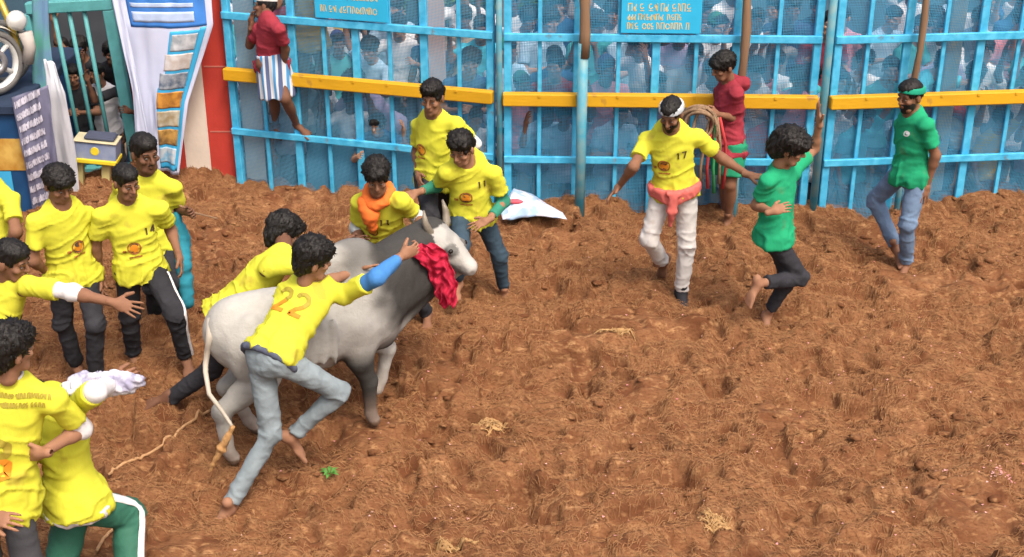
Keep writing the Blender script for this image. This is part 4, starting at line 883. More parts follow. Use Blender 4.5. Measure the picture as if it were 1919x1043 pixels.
# crumpled white cloth gripped by that outstretched hand
c = J['RW']; cr = [c + V3(-.14, -.06, -.01), c + V3(.0, -.045, .02), c + V3(.07, -.04, .01), c + V3(.12, -.03, .03)]
f = Field(c - .3, c + .3, .01)
for i_ in range(3): f.cone(cr[i_], cr[i_ + 1], (.072, .060, .045)[i_], (.055, .045, .03)[i_], .02)
v, F = f.mesh(); v = folds(v, vnormals(v, F), .020, 7, V3(.8, 0, .5), 2.2); v = folds(v, vnormals(v, F), .010, 9, V3(.3, 0, .9), 4)
tag(mesh_obj('cloth', v - c, F, mat('white_print_cloth', (.66, .65, .70), .85, .25, 16, .4, 30, col2=(.30, .29, .40), contrast=.2), None, c), 'crumpled white cloth bunched in the outstretched hand at lower left', 'cloth')

# boy climbing the fence
LUNGI = bpy.data.materials.new('checked_lungi'); LUNGI.use_nodes = True
_n = LUNGI.node_tree.nodes; _l = LUNGI.node_tree.links; _p = _n['Principled BSDF']; _p.inputs['Roughness'].default_value = .9
_tc = _n.new('ShaderNodeTexCoord'); _w = _n.new('ShaderNodeTexWave'); _w.wave_profile = 'SAW'; _w.inputs['Scale'].default_value = 3.0; _w.inputs['Distortion'].default_value = .8; _l.new(_tc.outputs['Object'], _w.inputs['Vector'])
_r = _n.new('ShaderNodeValToRGB'); _r.color_ramp.interpolation = 'CONSTANT'
for k, (ps, cl) in enumerate(((0, (.55, .57, .60)), (.30, (.06, .26, .52)), (.52, (.55, .57, .60)), (.70, (.08, .11, .22)))):
    e_ = _r.color_ramp.elements[k] if k < 2 else _r.color_ramp.elements.new(ps); e_.position = ps; e_.color = (*cl, 1)
_l.new(_w.outputs[0], _r.inputs[0]); _l.new(_r.outputs[0], _p.inputs['Base Color'])
p = dict(id='P', s=.90, yaw=-130, Y=11.12, air=True, P=(509, 116), N=(504, 38, 0), H=(497, 12, 0), look=(-100, 0), fat=.9, LS=(487, 50, 0), LE=(468, 84, .0), LW=(470, 48, .06), Lh=(473, 30, .02), RS=(522, 50, 0), RE=(535, 92, -.03), RW=(530, 132, -.08), Rh=(528, 150, -.02),
         RK=(534, 184, .0), RA=(556, 232, .10), Rt=(566, 240, -.04), LK=(512, 178, -.04), LA=(517, 232, .06), Lt=(519, 246, -.10), skin=SK[2], hair='cropped', cap=mat('white_cap', (.6, .58, .55), .8, .15), shirt=M['red'], hem=.08, seed=171, label='boy in red shirt, white cap and blue striped wrap climbing the fence')
r, ch, fr, J = person(p)
f = Field(J['P'] - .45, J['P'] + .35, .0115); kn = lerp(J['LK'], J['RK'], .5)
f.cone(J['P'] + V3(0, 0, .08), lerp(J['P'], kn, .92) + V3(0, 0, -.02), .135, .155, 0, cap=True); v, F = f.mesh(); th = np.arctan2(v[:, 1] - J['P'][1], v[:, 0] - J['P'][0])
v = v + vnormals(v, F) * (.014 * np.sin(th * 9 + v[:, 2] * 6) * np.clip((J['P'][2] + .1 - v[:, 2]) * 4, 0, 1))[:, None]; ch('lungi', v, F, LUNGI)
# ---------------------------------------------------------------- the bull
BO = V3(-1.753, 6.70, 0); _h = math.radians(29); BFW = V3(math.cos(_h), math.sin(_h), 0); BL = V3(-math.sin(_h), math.cos(_h), 0)
def bw(x, y, z): return BO + BFW * x + BL * y + V3(0, 0, z)
BR = np.stack([BFW, BL, V3(0, 0, 1)])
poll = atY(822, 436, 7.62); muz = atY(884, 502, 7.50); thr = atY(835, 505, 7.62)
hdir = nrm(muz - poll); hside = nrm(np.cross(V3(0, 0, 1), hdir)); hup = np.cross(hdir, hside); HR = np.stack([hdir, hside, hup])   # hside points away from the camera side
f = Field(bw(-.35, -.5, -.02) + V3(-.2, -.5, 0), V3(muz[0] + .2, 8.2, 1.45), .0155)
f.ell(bw(.29, 0, .74), BR, (.25, .200, .225), 0); f.ell(bw(.15, 0, .80), BR, (.12, .14, .13), .08)
f.ell(bw(.56, 0, .70), BR, (.44, .230, .240), .08); f.ell(bw(.55, 0, .62), BR, (.36, .20, .19), .06)
f.cone(bw(.18, 0, .90), bw(.85, 0, .90), .06, .07, .10)
f.ell(bw(.90, 0, .73), BR, (.25, .215, .28), .08); f.ell(bw(1.05, 0, .66), BR, (.15, .15, .2), .08)
f.ell(bw(.93, .0, 1.02), np.stack([nrm(BFW + V3(0, 0, -.25)), BL, nrm(V3(0, 0, 1) + BFW * .25)]), (.20, .105, .175), .06)
nk = poll - hdir * .03 - hup * .07
f.cone(bw(1.0, 0, .86), nk, .20, .125, .08); f.cone(bw(1.02, 0, .72), lerp(nk, thr, .8), .17, .09, .08)
f.cone(bw(1.12, -.0, .52), thr - V3(0, 0, .05), .055, .03, .08)           # dewlap
for s_ in (-1, 1):
    f.ell(bw(.24, s_ * .14, .875), None, (.06, .05, .05), .03); f.ell(bw(.42, s_ * .235, .80), BR, (.08, .04, .08), .04, 'sub'); f.ell(bw(.72, s_ * .25, .66), BR, (.035, .03, .2), .05, 'sub'); f.ell(bw(.26, s_ * .15, .66), BR, (.15, .07, .17), .05)
    for x_ in (.50, .57, .64, .71): f.ell(bw(x_, s_ * .228, .68), BR, (.016, .012, .15), .05)
for k_ in range(3): f.cone(bw(1.10 + .04 * k_, -.05, .60), bw(1.16 + .05 * k_, -.04, .86), .018, .022, .03)
f.cone(bw(.5, 0, .47), bw(.75, 0, .45), .03, .05, .06)
# head
f.ell(poll + hdir * .09 - hup * .035, HR, (.15, .092, .105), .04); f.cone(poll + hdir * .12 - hup * .035, muz - hdir * .04 - hup * .01, .082, .056, .04); f.ell(muz - hdir * .015 - hup * .012, HR, (.055, .060, .052), .02)
f.cone(thr + hdir * .02, muz - hdir * .06 - hup * .045, .06, .042, .03)
for s_ in (-1, 1): f.ell(poll + hdir * .14 + hside * s_ * .078 + hup * .02, HR, (.035, .02, .028), .015); f.ell(muz + hside * s_ * .028 + hdir * .035, HR, (.016, .012, .012), .008, 'sub')
def leg(pts, rad, k=.05):
    for i in range(len(pts) - 1): f.cone(pts[i], pts[i + 1], rad[i], rad[i + 1], k if i == 0 else .02)
LH = [bw(.26, -.11, .74), bw(.29, -.14, .52), bw(.04, -.14, .36), bw(.05, -.14, .10), bw(.08, -.14, .035)]
LHf = [bw(.28, .11, .74), bw(.36, .14, .52), bw(.16, .13, .36), bw(.27, .13, .10), bw(.31, .13, .035)]
LF = [bw(.92, -.13, .70), bw(.89, -.14, .48), bw(.95, -.13, .31), bw(.95, -.13, .09), bw(.97, -.13, .035)]
LFf = [bw(.95, .12, .70), bw(1.02, .12, .48), bw(1.18, .11, .37), bw(1.13, .11, .16), bw(1.10, .11, .10)]
for q in (LH, LHf): leg(q, [.165, .105, .052, .036, .040]); f.ell(q[2] - BFW * .015, None, (.05, .05, .06), .02)
for q in (LF, LFf): leg(q, [.125, .080, .048, .036, .040]); f.ell(q[2], None, (.052, .052, .058), .02)
v, F = f.mesh(); n = vnormals(v, F)
v = v + n * (.004 * vnoise(v * 9, 3) + .0025 * vnoise(v * 28, 4))[:, None]
q = (v - BO) @ BR.T; hx = (v - poll) @ hdir
ss = lambda a, b, x: np.clip((x - a) / (b - a), 0, 1) ** 2 * (3 - 2 * np.clip((x - a) / (b - a), 0, 1))
wob = .06 * vnoise(v * 5, 7) + .03 * vnoise(v * 14, 8)
dark = ss(.93, 1.17, q[:, 0] + .25 * (q[:, 2] - .80) + wob) * ss(.44, .64, q[:, 2] + wob)
dark = np.maximum(dark * .97, ss(.90, 1.08, q[:, 2] + wob) * ss(.70, .90, q[:, 0] + wob) * .70)
fl = ss(.72, .80, q[:, 0]) * ss(.60, .46, q[:, 2] + wob * .5) * (np.abs(q[:, 1] + .13) < .12) * (.97 - .35 * ss(.22, .05, q[:, 2]))
dark = np.maximum(dark, fl); dark = np.maximum(dark, .42 * ss(.42, .14, q[:, 0] + wob) * ss(.72, .45, q[:, 2] + wob) * ss(.2, .35, q[:, 2])); dark = np.maximum(dark, .10 + .10 * ss(-.3, .5, vnoise(v * 4, 12)))
ish = (hx > -.02) & (q[:, 0] > 1.12) & (np.linalg.norm((v - poll + hup * .03) - np.outer((v - poll + hup * .03) @ hdir, hdir), axis=1) < .125)
hd_ = .18 + .45 * ss(.3, .7, vnoise(v * 13, 5) + .5) - .3 * ss(.22, .34, hx); ey = np.linalg.norm((v - (poll + hdir * .15 + hup * .035)) @ HR.T * [1, 0, 1], axis=1); ey = np.where(np.abs((v - poll) @ hside) > .035, ey, 9)
hd_ = np.maximum(hd_, .85 * ss(.06, .03, ey)); hd_ = hd_ * (1 - .15 * ss(.05, .09, (v - poll) @ hup + .03))
dark = np.where(ish, np.clip(hd_, 0, 1), dark)
coat = lerp(np.array([.47, .455, .42]), np.array([.040, .038, .036]), dark[:, None])
hoof = q[:, 2] < .045; coat[hoof] = (.10, .085, .07); pk = ish & (hx > .36); coat[pk] = lerp(coat[pk], np.array([.50, .34, .32]), .6)
coat = coat * (1 - .10 * np.clip(vnoise(v * 22, 9), 0, 1))[:, None]
dirt = ss(.30, .05, q[:, 2]) * .35; coat = lerp(coat, np.array([.25, .12, .06]), dirt[:, None])
COAT = mat('short_coat', (1, 1, 1), .85, .10, 26, .35, 70, attr='coat', spec=.15)
me_v, me_F = v, F; bbase = bw(.5, 0, 0); me = me_from('bull', v - bbase, F); at = me.color_attributes.new('coat', 'FLOAT_COLOR', 'POINT'); at.data.foreach_set('color', np.c_[coat, np.ones(len(coat))].astype(np.float32).ravel())
bull = link('bull', me, COAT, None, bbase); tag(bull, 'white and grey humped bull with dark neck being held by the men', 'bull')
HORN = mat('horn', (.20, .17, .13), .45, .3, 20); PINK = mat('ear_skin', (.46, .27, .22), .7, .2)
for s_ in (-1, 1):
    b0 = poll + hside * s_ * .06 + hdir * -.005
    pts = [b0, b0 + hside * s_ * .04 + V3(0, 0, .04), b0 + hside * s_ * .055 - hdir * .02 + V3(0, 0, .09), b0 + hside * s_ * .045 - hdir * .04 + V3(0, 0, .15)]
    MB().tube([p_ - bbase for p_ in pts], [.030, .027, .020, .006], 10).build('horn', HORN, bull, smooth=True)
    e0 = poll + hside * s_ * .085 - hup * .05 + hdir * .03; ed = nrm(hside * s_ * 1.0 - hup * .55 - hdir * .15); fe = Field(e0 - .2, e0 + .2, .009); z_ = nrm(hup - ed * (hup @ ed)); fr_ = np.stack([ed, np.cross(z_, ed), z_])
    fe.ell(e0 + ed * .06, fr_, (.075, .022, .040), 0); fe.ell(e0 + ed * .065 + fr_[1] * (-.022 if fr_[1] @ hdir < 0 else .022), fr_, (.05, .016, .026), .005, 'sub'); ev, eF = fe.mesh(); mesh_obj('ear', ev - bbase, eF, PINK, bull)
    MB().lathe([(.0005, -.017), (.011, -.012), (.016, 0), (.011, .012), (.0005, .017)], poll + hdir * .15 + hside * s_ * .082 + hup * .035 - bbase, hside * s_, 10).build('eye', M['iris'], bull, smooth=True)
tl = [bw(.07, -.0, .88), atY(392, 634, 6.72), atY(384, 690, 6.66), atY(392, 738, 6.52), atY(418, 772, 6.46), atY(436, 800, 6.42)]
tb_ = BVHTree.FromPolygons(me_v.tolist(), me_F.tolist()); tl2 = [tl[0]]
for t_ in np.linspace(0, 4, 15):
    k_ = min(int(t_), 3); p_ = lerp(tl[1 + k_], tl[2 + k_], t_ - k_); d_ = nrm(p_ - CAM); h_ = tb_.ray_cast(Vector(CAM), Vector(d_), 20); tl2.append(p_ if h_[0] is None or h_[3] > np.linalg.norm(p_ - CAM) + .02 else CAM + d_ * (h_[3] - .012))
tl = tl2
MB().tube([p_ - bbase for p_ in tl], list(np.interp(np.linspace(0, 1, 16), [0, .1, .4, 1], [.026, .019, .014, .010])), 8).build('tail', mat('tail_hair', (.45, .40, .33), .85, .2), bull, smooth=True)
t0 = tl[-1]; f = Field(t0 - .4, t0 + .3, .010); t1 = atY(392, 884, 6.40)
f.cone(t0, lerp(t0, t1, .5), .012, .026, 0); f.cone(lerp(t0, t1, .5), t1, .026, .006, .01); v, F = f.mesh(); v = folds(v, vnormals(v, F), .008, 3, nrm(t1 - t0), 2.2); mesh_obj('tail_tuft', v - bbase, F, mat('tuft_hair', (.42, .23, .09), .85, .4, 20, .6, 60), bull)
# crimson cloth round the neck
bull_bvh = BVHTree.FromPolygons(me_v.tolist(), me_F.tolist())
EDG = [((768, 468), (806, 452)), ((776, 478), (832, 470)), ((793, 500), (846, 494)), ((808, 524), (855, 520)), ((816, 548), (858, 548)), ((824, 574), (852, 576))]
nu, nv = 26, 54; G = np.zeros((nv, nu, 3)); Bk = np.zeros((nv, nu, 3))
for j in range(nv):
    t_ = j / (nv - 1) * (len(EDG) - 1); k = min(int(t_), len(EDG) - 2); e0_ = lerp(np.array(EDG[k][0], float), np.array(EDG[k + 1][0]), t_ - k); e1_ = lerp(np.array(EDG[k][1], float), np.array(EDG[k + 1][1]), t_ - k)
    for i in range(nu):
        u_ = i / (nu - 1); p_ = lerp(e0_, e1_, u_); p_ = p_ + [2.5 * math.sin(j * .55), 4 * math.sin(u_ * 9 + j * .2)]; r = ray(*p_); r = r / np.linalg.norm(r); hit = bull_bvh.ray_cast(Vector(CAM), Vector(r), 20)
        dist = hit[3] if hit[0] is not None else 99; dist = min(dist, 7.42 / r[1]); fo = .030 + .030 * (1 - 2 * abs(float(vnoise(np.array([u_ * 5 + .12 * j, j * .10, 0.]), 5)))) + .008 * math.sin(u_ * 20 + j * .5) + .022 * float(vnoise(np.array([u_ * 9, j * .42, 3.]), 8)) + .02 * math.sin(math.pi * u_)
        G[j, i] = CAM + r * (dist - max(fo, .006)); Bk[j, i] = CAM + r * (dist - max(fo, .006) + .012)
for _ in range(2): G[1:-1] = .25 * G[:-2] + .5 * G[1:-1] + .25 * G[2:]; Bk[1:-1] = .25 * Bk[:-2] + .5 * Bk[1:-1] + .25 * Bk[2:]
i = np.arange(nu * nv).reshape(nv, nu); Fq = np.stack([i[:-1, :-1], i[1:, :-1], i[1:, 1:], i[:-1, 1:]], -1).reshape(-1, 4); v = np.r_[G.reshape(-1, 3), Bk.reshape(-1, 3)]; F = [list(map(int, q_)) for q_ in Fq] + [list(map(int, q_[::-1] + nu * nv)) for q_ in Fq]
rim = np.r_[i[0, :-1], i[:-1, -1], i[-1, :0:-1], i[:0:-1, 0]]
for a_, b_ in zip(rim, np.roll(rim, -1)): F.append([int(a_), int(b_), int(b_) + nu * nv, int(a_) + nu * nv])
pts = [G[0, 0], G[10, 5], G[25, 12]]
CR = mat('crimson_cloth', (.36, .012, .035), .9, .2, 12, .6, 18, col2=(.50, .03, .07), spec=.1); tag(mesh_obj('cloth', v - pts[2], F, CR, None, pts[2]), 'crumpled crimson cloth hanging round the neck of the bull', 'cloth')
# ---------------------------------------------------------------- left side: painted wall, barred gate, banners, stage, motorcycle
WY = 11.47
RED = mat('red_wall_paint', (.46, .045, .030), .7, .16, 3, .2, 20); CREAM = mat('cream_wall_paint', (.66, .56, .47), .8, .12, 3, .2, 20)
def xat(px, py, Y=WY): return float(atY(px, py, Y)[0])
x_r1, x_r0, x_c0 = xat(452, 330), xat(398, 330), xat(352, 330)
wl = empty('painted_wall', (x_r1, WY, 0)); tag(wl, 'wall painted in broad red and cream upright bands beside the blue fence', 'wall')
e0 = xat(318, 330)
for a, b, m_, pr in ((x_r0, x_r1 - .012, RED, 0), (x_c0, x_r0 - .001, CREAM, .004), (e0 - .25, x_c0 - .001, RED, 0)): MB().box((a - x_r1, -pr, -.3), (b - x_r1, .16, 2.7)).build('band', m_, wl)
sl_ = MB()
for z in (.42, 1.02, 1.62): sl_.box((x_r0 - x_r1 + .02, -.004, z), (-.03, -.001, z + .012))
sl_.build('joint', mat('pale_joint', (.50, .16, .12), .8, .2), wl)
# gate: teal bars, leaning a little
GY = 11.75; gl, gr_ = xat(78, 10, GY), xat(208, 2, GY); gz = float(atY(150, 10, GY)[2])
gt = empty('barred_gate', ((gl + gr_) / 2, GY, 0)); gt.rotation_euler = (0, math.radians(-3.2), 0); tag(gt, 'teal gate of upright bars with men looking through it', 'gate'); hw = (gr_ - gl) / 2
MB().box((-hw - .05, -.05, gz - .05), (hw + .10, .05, gz + .05), .008).build('top_rail', M['teal'], gt); MB().box((-hw - .05, -.05, -.1), (hw + .10, .05, .0), .008).build('bottom_rail', M['teal'], gt)
MB().box((hw + .005, -.045, .001), (hw + .105, .045, gz - .051), .008).build('stile', M['teal'], gt); MB().box((-hw - .09, -.045, .001), (-hw - .03, .045, gz - .051), .008).build('stile', M['teal'], gt)
bm_ = MB().tube([(0, 0, -.0), (0, 0, gz - .04)], .019, 10); bme = me_from('bar', np.array(bm_.v), [list(q) for q in bm_.f]); bme.materials.append(M['teal'])
for k, fx in enumerate((-.80, -.42, .02, .46)): link('bar', bme, None, gt, (fx * hw, 0, 0))
# tunnel behind the gate
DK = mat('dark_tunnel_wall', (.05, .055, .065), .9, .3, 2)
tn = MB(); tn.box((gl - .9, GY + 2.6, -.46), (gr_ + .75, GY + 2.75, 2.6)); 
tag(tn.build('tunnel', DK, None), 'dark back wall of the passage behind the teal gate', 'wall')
# yellow and blue box at the foot of the gate
BX = atY(176, 300, 11.2); bx = empty('barrier_box', (BX[0], 11.2, 0)); bx.rotation_euler = (0, math.radians(7), .05); tag(bx, 'blue box with yellow rims standing in front of the teal gate', 'box')
zb, zt_ = float(atY(176, 298, 11.2)[2]), float(atY(176, 258, 11.2)[2]); YEL = mat('yellow_paint', (.70, .55, .03), .6, .12); BLU = mat('faded_blue_print', (.12, .17, .36), .6, .3, 6, col2=(.30, .34, .42)); hw2 = .18
MB().box((-hw2, -.10, zb + .035), (hw2, .12, zt_ - .012)).build('body', BLU, bx); MB().box((-hw2 - .01, -.12, zb - .005), (hw2 + .01, .13, zb + .034), .006).build('rim', YEL, bx); MB().box((-hw2 - .008, -.115, zt_ - .011), (hw2 + .008, .125, zt_), .004).build('rim', mat('pale_rim', (.5, .46, .3), .6, .1), bx); MB().box((-.10, -.08, zt_ + .001), (hw2 - .02, .10, zt_ + .035), .012).build('cloth_cover', mat('slate_cloth', (.06, .07, .11), .9, .2), bx)
MB().lathe([(.0005, .004), (.035, .004), (.038, 0)], (0, -.1, (zb + zt_) / 2 + .01), (0, -1, 0), 16).build('badge', YEL, bx)
for x in (-.15, .08): MB().box((x - .035, -.05, -.15), (x + .035, .03, zb - .006), .006).build('leg', mat('pale_yellow_metal', (.55, .47, .20), .6, .2), bx)
# sheets: a bilinear patch given by its rows, with folds and real thickness
def sheet(name, rows, mt, label=None, cat=None, fold=.03, seed=0, nu=26, nv=40, thick=.006, parent=None, off=0.0, u0=0, u1=1, v0=0, v1=1, base=None):
    R_ = [np.array([np.asarray(p, float) for p in r]) for r in rows]; U = np.linspace(u0, u1, nu); Vv = np.linspace(v0, v1, nv); G = np.zeros((nv, nu, 3))
    for j, vv_ in enumerate(Vv):
        k = min(int(vv_ * (len(R_) - 1)), len(R_) - 2); t = vv_ * (len(R_) - 1) - k; row = lerp(R_[k], R_[k + 1], t)
        for c in range(3): G[j, :, c] = np.interp(U, np.linspace(0, 1, len(row)), row[:, c])
    uu, vv_ = np.meshgrid(U, Vv); d = fold * (vnoise2(uu * 5 + seed, vv_ * 3 + 2 * uu, seed) + .5 * vnoise2(uu * 11, vv_ * 7, seed + 1) + .6 * np.sin(9 * uu + 6 * vv_ + seed))
    G[..., 1] += d * .6 - off; i = np.arange(nu * nv).reshape(nv, nu); Fq = np.stack([i[:-1, :-1], i[1:, :-1], i[1:, 1:], i[:-1, 1:]], -1).reshape(-1, 4)
    A_ = G.reshape(-1, 3); B_ = A_ + V3(0, thick, 0); v = np.r_[A_, B_]; n_ = nu * nv; F = [list(q) for q in Fq] + [list(q[::-1] + n_) for q in Fq]
    rim = np.r_[i[0, :-1], i[:-1, -1], i[-1, :0:-1], i[:0:-1, 0]]
    for a, b in zip(rim, np.roll(rim, -1)): F.append([int(a), int(b), int(b) + n_, int(a) + n_])
    bs = R_[-1][0] if base is None else base
    o = mesh_obj(name, v - bs, F, mt, parent, bs if parent is None else (0, 0, 0)); tag(o, label, cat); return o, bs
def pr(pts, Y): return [atY(x, y, Y) for x, y in pts]
WB = mat('white_vinyl', (.56, .60, .77), .5, .06, 4, .1, 8); HB = mat('banner_blue', (.05, .20, .58), .5, .2, 5, 0, 8); HB2 = mat('banner_pale_blue', (.42, .52, .72), .5, .2, 9); CB = mat('banner_cyan', (.05, .38, .66), .5, .15, 4)
rows = [pr([(212, -60), (300, -60), (392, -55)], 11.2), pr([(236, 50), (318, 55), (398, 48)], 11.15), pr([(262, 190), (305, 190), (353, 190)], 11.2), pr([(278, 320), (308, 322), (335, 328)], 11.25)]
bn, bb = sheet('banner', rows, WB, 'large crumpled white banner with blue heading and picture strip on the painted wall', 'banner', .035, 3, 44, 60)
kw = dict(fold=.035, seed=3, parent=bn, base=bb, thick=.0008)
sheet('heading', rows, HB, u0=.06, u1=.93, v0=.0, v1=.33, off=.003, nu=30, nv=20, **kw)
for a_, b_ in ((.135, .165), (.19, .215), (.24, .30)): sheet('heading_line', rows, HB2, u0=.10, u1=.80, v0=a_, v1=b_, off=.005, nu=30, nv=5, **kw)
sheet('edge_stripe', rows, CB, u0=.86, u1=.93, v0=.335, v1=.98, off=.003, nu=6, nv=40, **kw)
sheet('picture_border', rows, CB, u0=.385, u1=.86, v0=.60, v1=.985, off=.0022, nu=20, nv=30, **kw); sheet('picture_border', rows, CB, u0=.50, u1=.86, v0=.345, v1=.598, off=.0022, nu=20, nv=24, **kw)
ph = [((.30, .33, .36), (.55, .57, .6)), ((.62, .60, .60), (.48, .42, .38)), ((.10, .14, .2), (.40, .42, .45)), ((.60, .28, .05), (.30, .12, .03)), ((.50, .46, .36), (.36, .28, .16)), ((.52, .30, .08), (.16, .09, .04)), ((.20, .42, .60), (.55, .58, .6))]
for k, (c1, c2) in enumerate(ph):
    t0 = .36 + k * .087; sheet('picture', rows, mat('picture_print', c1, .5, .3, 14, col2=c2, contrast=.25), u0=.53 - .15 * min(1, k / 2.5), u1=.85, v0=t0, v1=t0 + .074, off=.0045, nu=16, nv=12, **kw)
rows2 = [pr([(200, -40), (222, -40)], 11.05), pr([(224, 60), (240, 60)], 11.03), pr([(248, 175), (266, 190)], 11.03), pr([(256, 285), (292, 320)], 11.08)]
sheet('banner', rows2, WB, 'pale folded flap of vinyl hanging between the gate and the large white banner', 'banner', .02, 9, 12, 30)
# banners left of the gate
GB = mat('grey_violet_vinyl', (.13, .13, .20), .5, .25, 5); rows3 = [pr([(22, 182), (55, 172), (88, 160)], 10.6), pr([(42, 290), (70, 285), (104, 278)], 10.55), pr([(62, 395), (90, 392), (118, 388)], 10.6)]
b3, bb3 = sheet('banner', rows3, GB, 'grey violet banner with slanted rows of pale lettering, beside the stage at the left', 'banner', .03, 5)
lt = MB(); R0, R1, R2 = [np.array(r) for r in rows3]
for k in range(9):
    v2, f2 = text_row(.06, .80, 0, .055, .016, 200 + k); u = v2[:, 0]; vv_ = .05 + .105 * k + .055 - v2[:, 1] - .07 * u
    top = lambda t, row: np.stack([np.interp(t, [0, .5, 1], row[:, c]) for c in range(3)], -1)
    tt = np.clip(vv_, 0, 1) * 2; P3 = np.where((tt < 1)[:, None], lerp(top(u, R0), top(u, R1), tt[:, None]), lerp(top(u, R1), top(u, R2), (tt - 1)[:, None]))
    P3[:, 1] += .03 * .6 * (vnoise2(u * 5 + 5, vv_ * 3 + 2 * u, 5) + .5 * vnoise2(u * 11, vv_ * 7, 6) + .6 * np.sin(9 * u + 6 * vv_ + 5)) - .010
    lt.quadmesh(P3 - bb3, f2)
tag(lt.build('lettering', mat('pale_lettering', (.50, .48, .56), .6, .12), b3), kind='stuff')
W2 = mat('grey_white_vinyl', (.60, .60, .66), .5, .15, 5, col2=(.46, .48, .52)); sheet('banner', [pr([(82, 110), (102, 118)], 10.9), pr([(88, 170), (122, 175)], 10.85), pr([(104, 300), (142, 300)], 10.9), pr([(120, 390), (152, 385)], 10.95)], W2, 'narrow white vinyl strip crumpled along the left side of the gate', 'banner', .03, 14, 14, 34)
sheet('banner', [pr([(58, -20), (90, -20)], 11.3), pr([(62, 70), (92, 70)], 11.3), pr([(60, 130), (100, 130)], 11.3), pr([(62, 190), (108, 190)], 11.3)], mat('green_blue_print', (.10, .38, .26), .6, .2, 3, col2=(.14, .26, .42), contrast=.25), 'small green and blue print behind the motorcycle', 'banner', .02, 15, 10, 20)
# stage with a printed skirt
SX = xat(28, 195, 10.65); stg = empty('stage', (SX, 11.55, 0)); tag(stg, 'raised stage with a dark blue, gold and cyan skirt under the motorcycle', 'stage')
sz = float(atY(10, 196, 10.68)[2]); MB().box((-2.2, -.9, sz - .08), (0, 1.0, sz), .01).build('deck', mat('stage_deck', (.02, .035, .07), .8, .2), stg)
NAVY = mat('navy_print', (.012, .06, .16), .5, .3, 4); MB().box((-2.2, -.86, -.2), (-.005, .96, sz - .081)).build('skirt', NAVY, stg)
MB().box((-.26, -.868, .34), (-.006, -.862, .62)).build('gold_patch', mat('gold_print', (.42, .20, .03), .5, .6, 7, col2=(.62, .40, .10), contrast=.3), stg); MB().box((-.30, -.868, -.2), (-.14, -.862, .33)).build('cyan_patch', CB, stg); MB().box((-.36, -.868, .63), (-.20, -.862, 1.0)).build('cyan_patch', CB, stg)
# motorcycle: front wheel, fork, mudguard, headlamp, tank and engine showing
mc = empty('motorcycle', atY(2, 150, 11.0) * V3(1, 1, 0) + V3(0, 0, sz)); tag(mc, 'prize motorcycle with pale alloy front wheel and gold fork on the stage', 'motorcycle')
mo = V3(*mc.location); wc = atY(-12, 128, 10.95) - mo; wc[2] = .285; ax_ = nrm(V3(.78, -.62, .06)); fw_ = nrm(np.cross(ax_, V3(0, 0, 1)))    # wheel plane turned to show its side
TY = mat('dusty_tyre_rubber', (.13, .125, .12), .8, .3, 20, .3, 60); AL = mat('pale_alloy', (.62, .62, .60), .4, .1, 8, metal=.3); GD = mat('gold_anodised', (.50, .36, .07), .35, .25, 8, metal=.6); CH = mat('grey_metal', (.32, .32, .33), .4, .4, 8, metal=.6)
t_ = np.linspace(0, 2 * np.pi, 13); tyre = MB().lathe([(.232 + .048 * math.cos(a) * (1 if math.cos(a) > 0 else .35), .050 * math.sin(a)) for a in t_], wc, ax_, 40)
wh = tyre.build('wheel', TY, mc, smooth=True); MB().lathe([(.232, -.035), (.205, -.03), (.19, -.012), (.19, .012), (.205, .03), (.232, .035)], wc, ax_, 36).build('rim', AL, wh, smooth=True)
spk = MB()
for k in range(5):
    a = 2 * math.pi * k / 5; d = fw_ * math.cos(a) + V3(0, 0, 1) * math.sin(a); d = nrm(d - ax_ * (d @ ax_)); spk.tube([wc + d * .03, wc + d * .12, wc + d * .2], [.026, .018, .024], 8)
spk.build('spokes', AL, wh, smooth=True); MB().lathe([(.0005, .045), (.035, .045), (.045, .03), (.045, -.03), (.0005, -.045)], wc, ax_, 20).build('hub', CH, wh, smooth=True); MB().lathe([(.06, .038), (.115, .038), (.115, .043), (.06, .043), (.06, .038)], wc, ax_, 28).build('brake_disc', CH, wh, smooth=True)
stv = nrm(V3(-.30 * fw_[0] * 0, 0, 1) - fw_ * .42) if fw_[0] > 0 else nrm(V3(0, 0, 1) + fw_ * .42)
for s_ in (-1, 1): b0 = wc + ax_ * .085 * s_; MB().tube([b0, b0 + stv * .42, b0 + stv * .44, b0 + stv * .80], [.024, .024, .033, .033], 12).build('fork_leg', GD, mc, smooth=True)
mg = MB(); fr0 = []
for a in np.linspace(math.radians(35), math.radians(150), 12):
    d = fw_ * math.cos(a) + V3(0, 0, 1) * math.sin(a); d = nrm(d - ax_ * (d @ ax_)); fr0 += [wc + d * (.300 if w_ in (-1, 1) else .318) + ax_ * .058 * w_ for w_ in (-1, 0, 1)]
mg.quadmesh(fr0, [(3 * i + c, 3 * i + c + 1, 3 * i + c + 4, 3 * i + c + 3) for i in range(11) for c in range(2)]); mg.build('mudguard', mat('cream_plastic', (.58, .54, .46), .4, .08), mc, smooth=True)
fwd_ = fw_ if fw_[0] > 0 else -fw_
MB().lathe([(.0005, .05), (.07, .05), (.085, .03), (.08, -.04), (.03, -.09), (.0005, -.09)], wc + stv * .62 + fwd_ * .12, fwd_, 20).build('headlamp', CH, mc, smooth=True)
en = MB(); ec = wc - fwd_ * .62 + V3(0, 0, .10); en.box(ec - [.15, .12, .12], ec + [.15, .12, .16], .03); en.build('engine', CH, mc); f = Field(wc - fwd_ * .9 + V3(-.3, -.3, .2), wc - fwd_ * .3 + V3(.3, .3, .8), .02)
f.ell(wc - fwd_ * .55 + V3(0, 0, .50), np.stack([fwd_, ax_, V3(0, 0, 1)]), (.26, .13, .13), 0); v, F = f.mesh(); mesh_obj('tank', v, F, mat('tank_paint', (.06, .06, .07), .3, .1), mc)
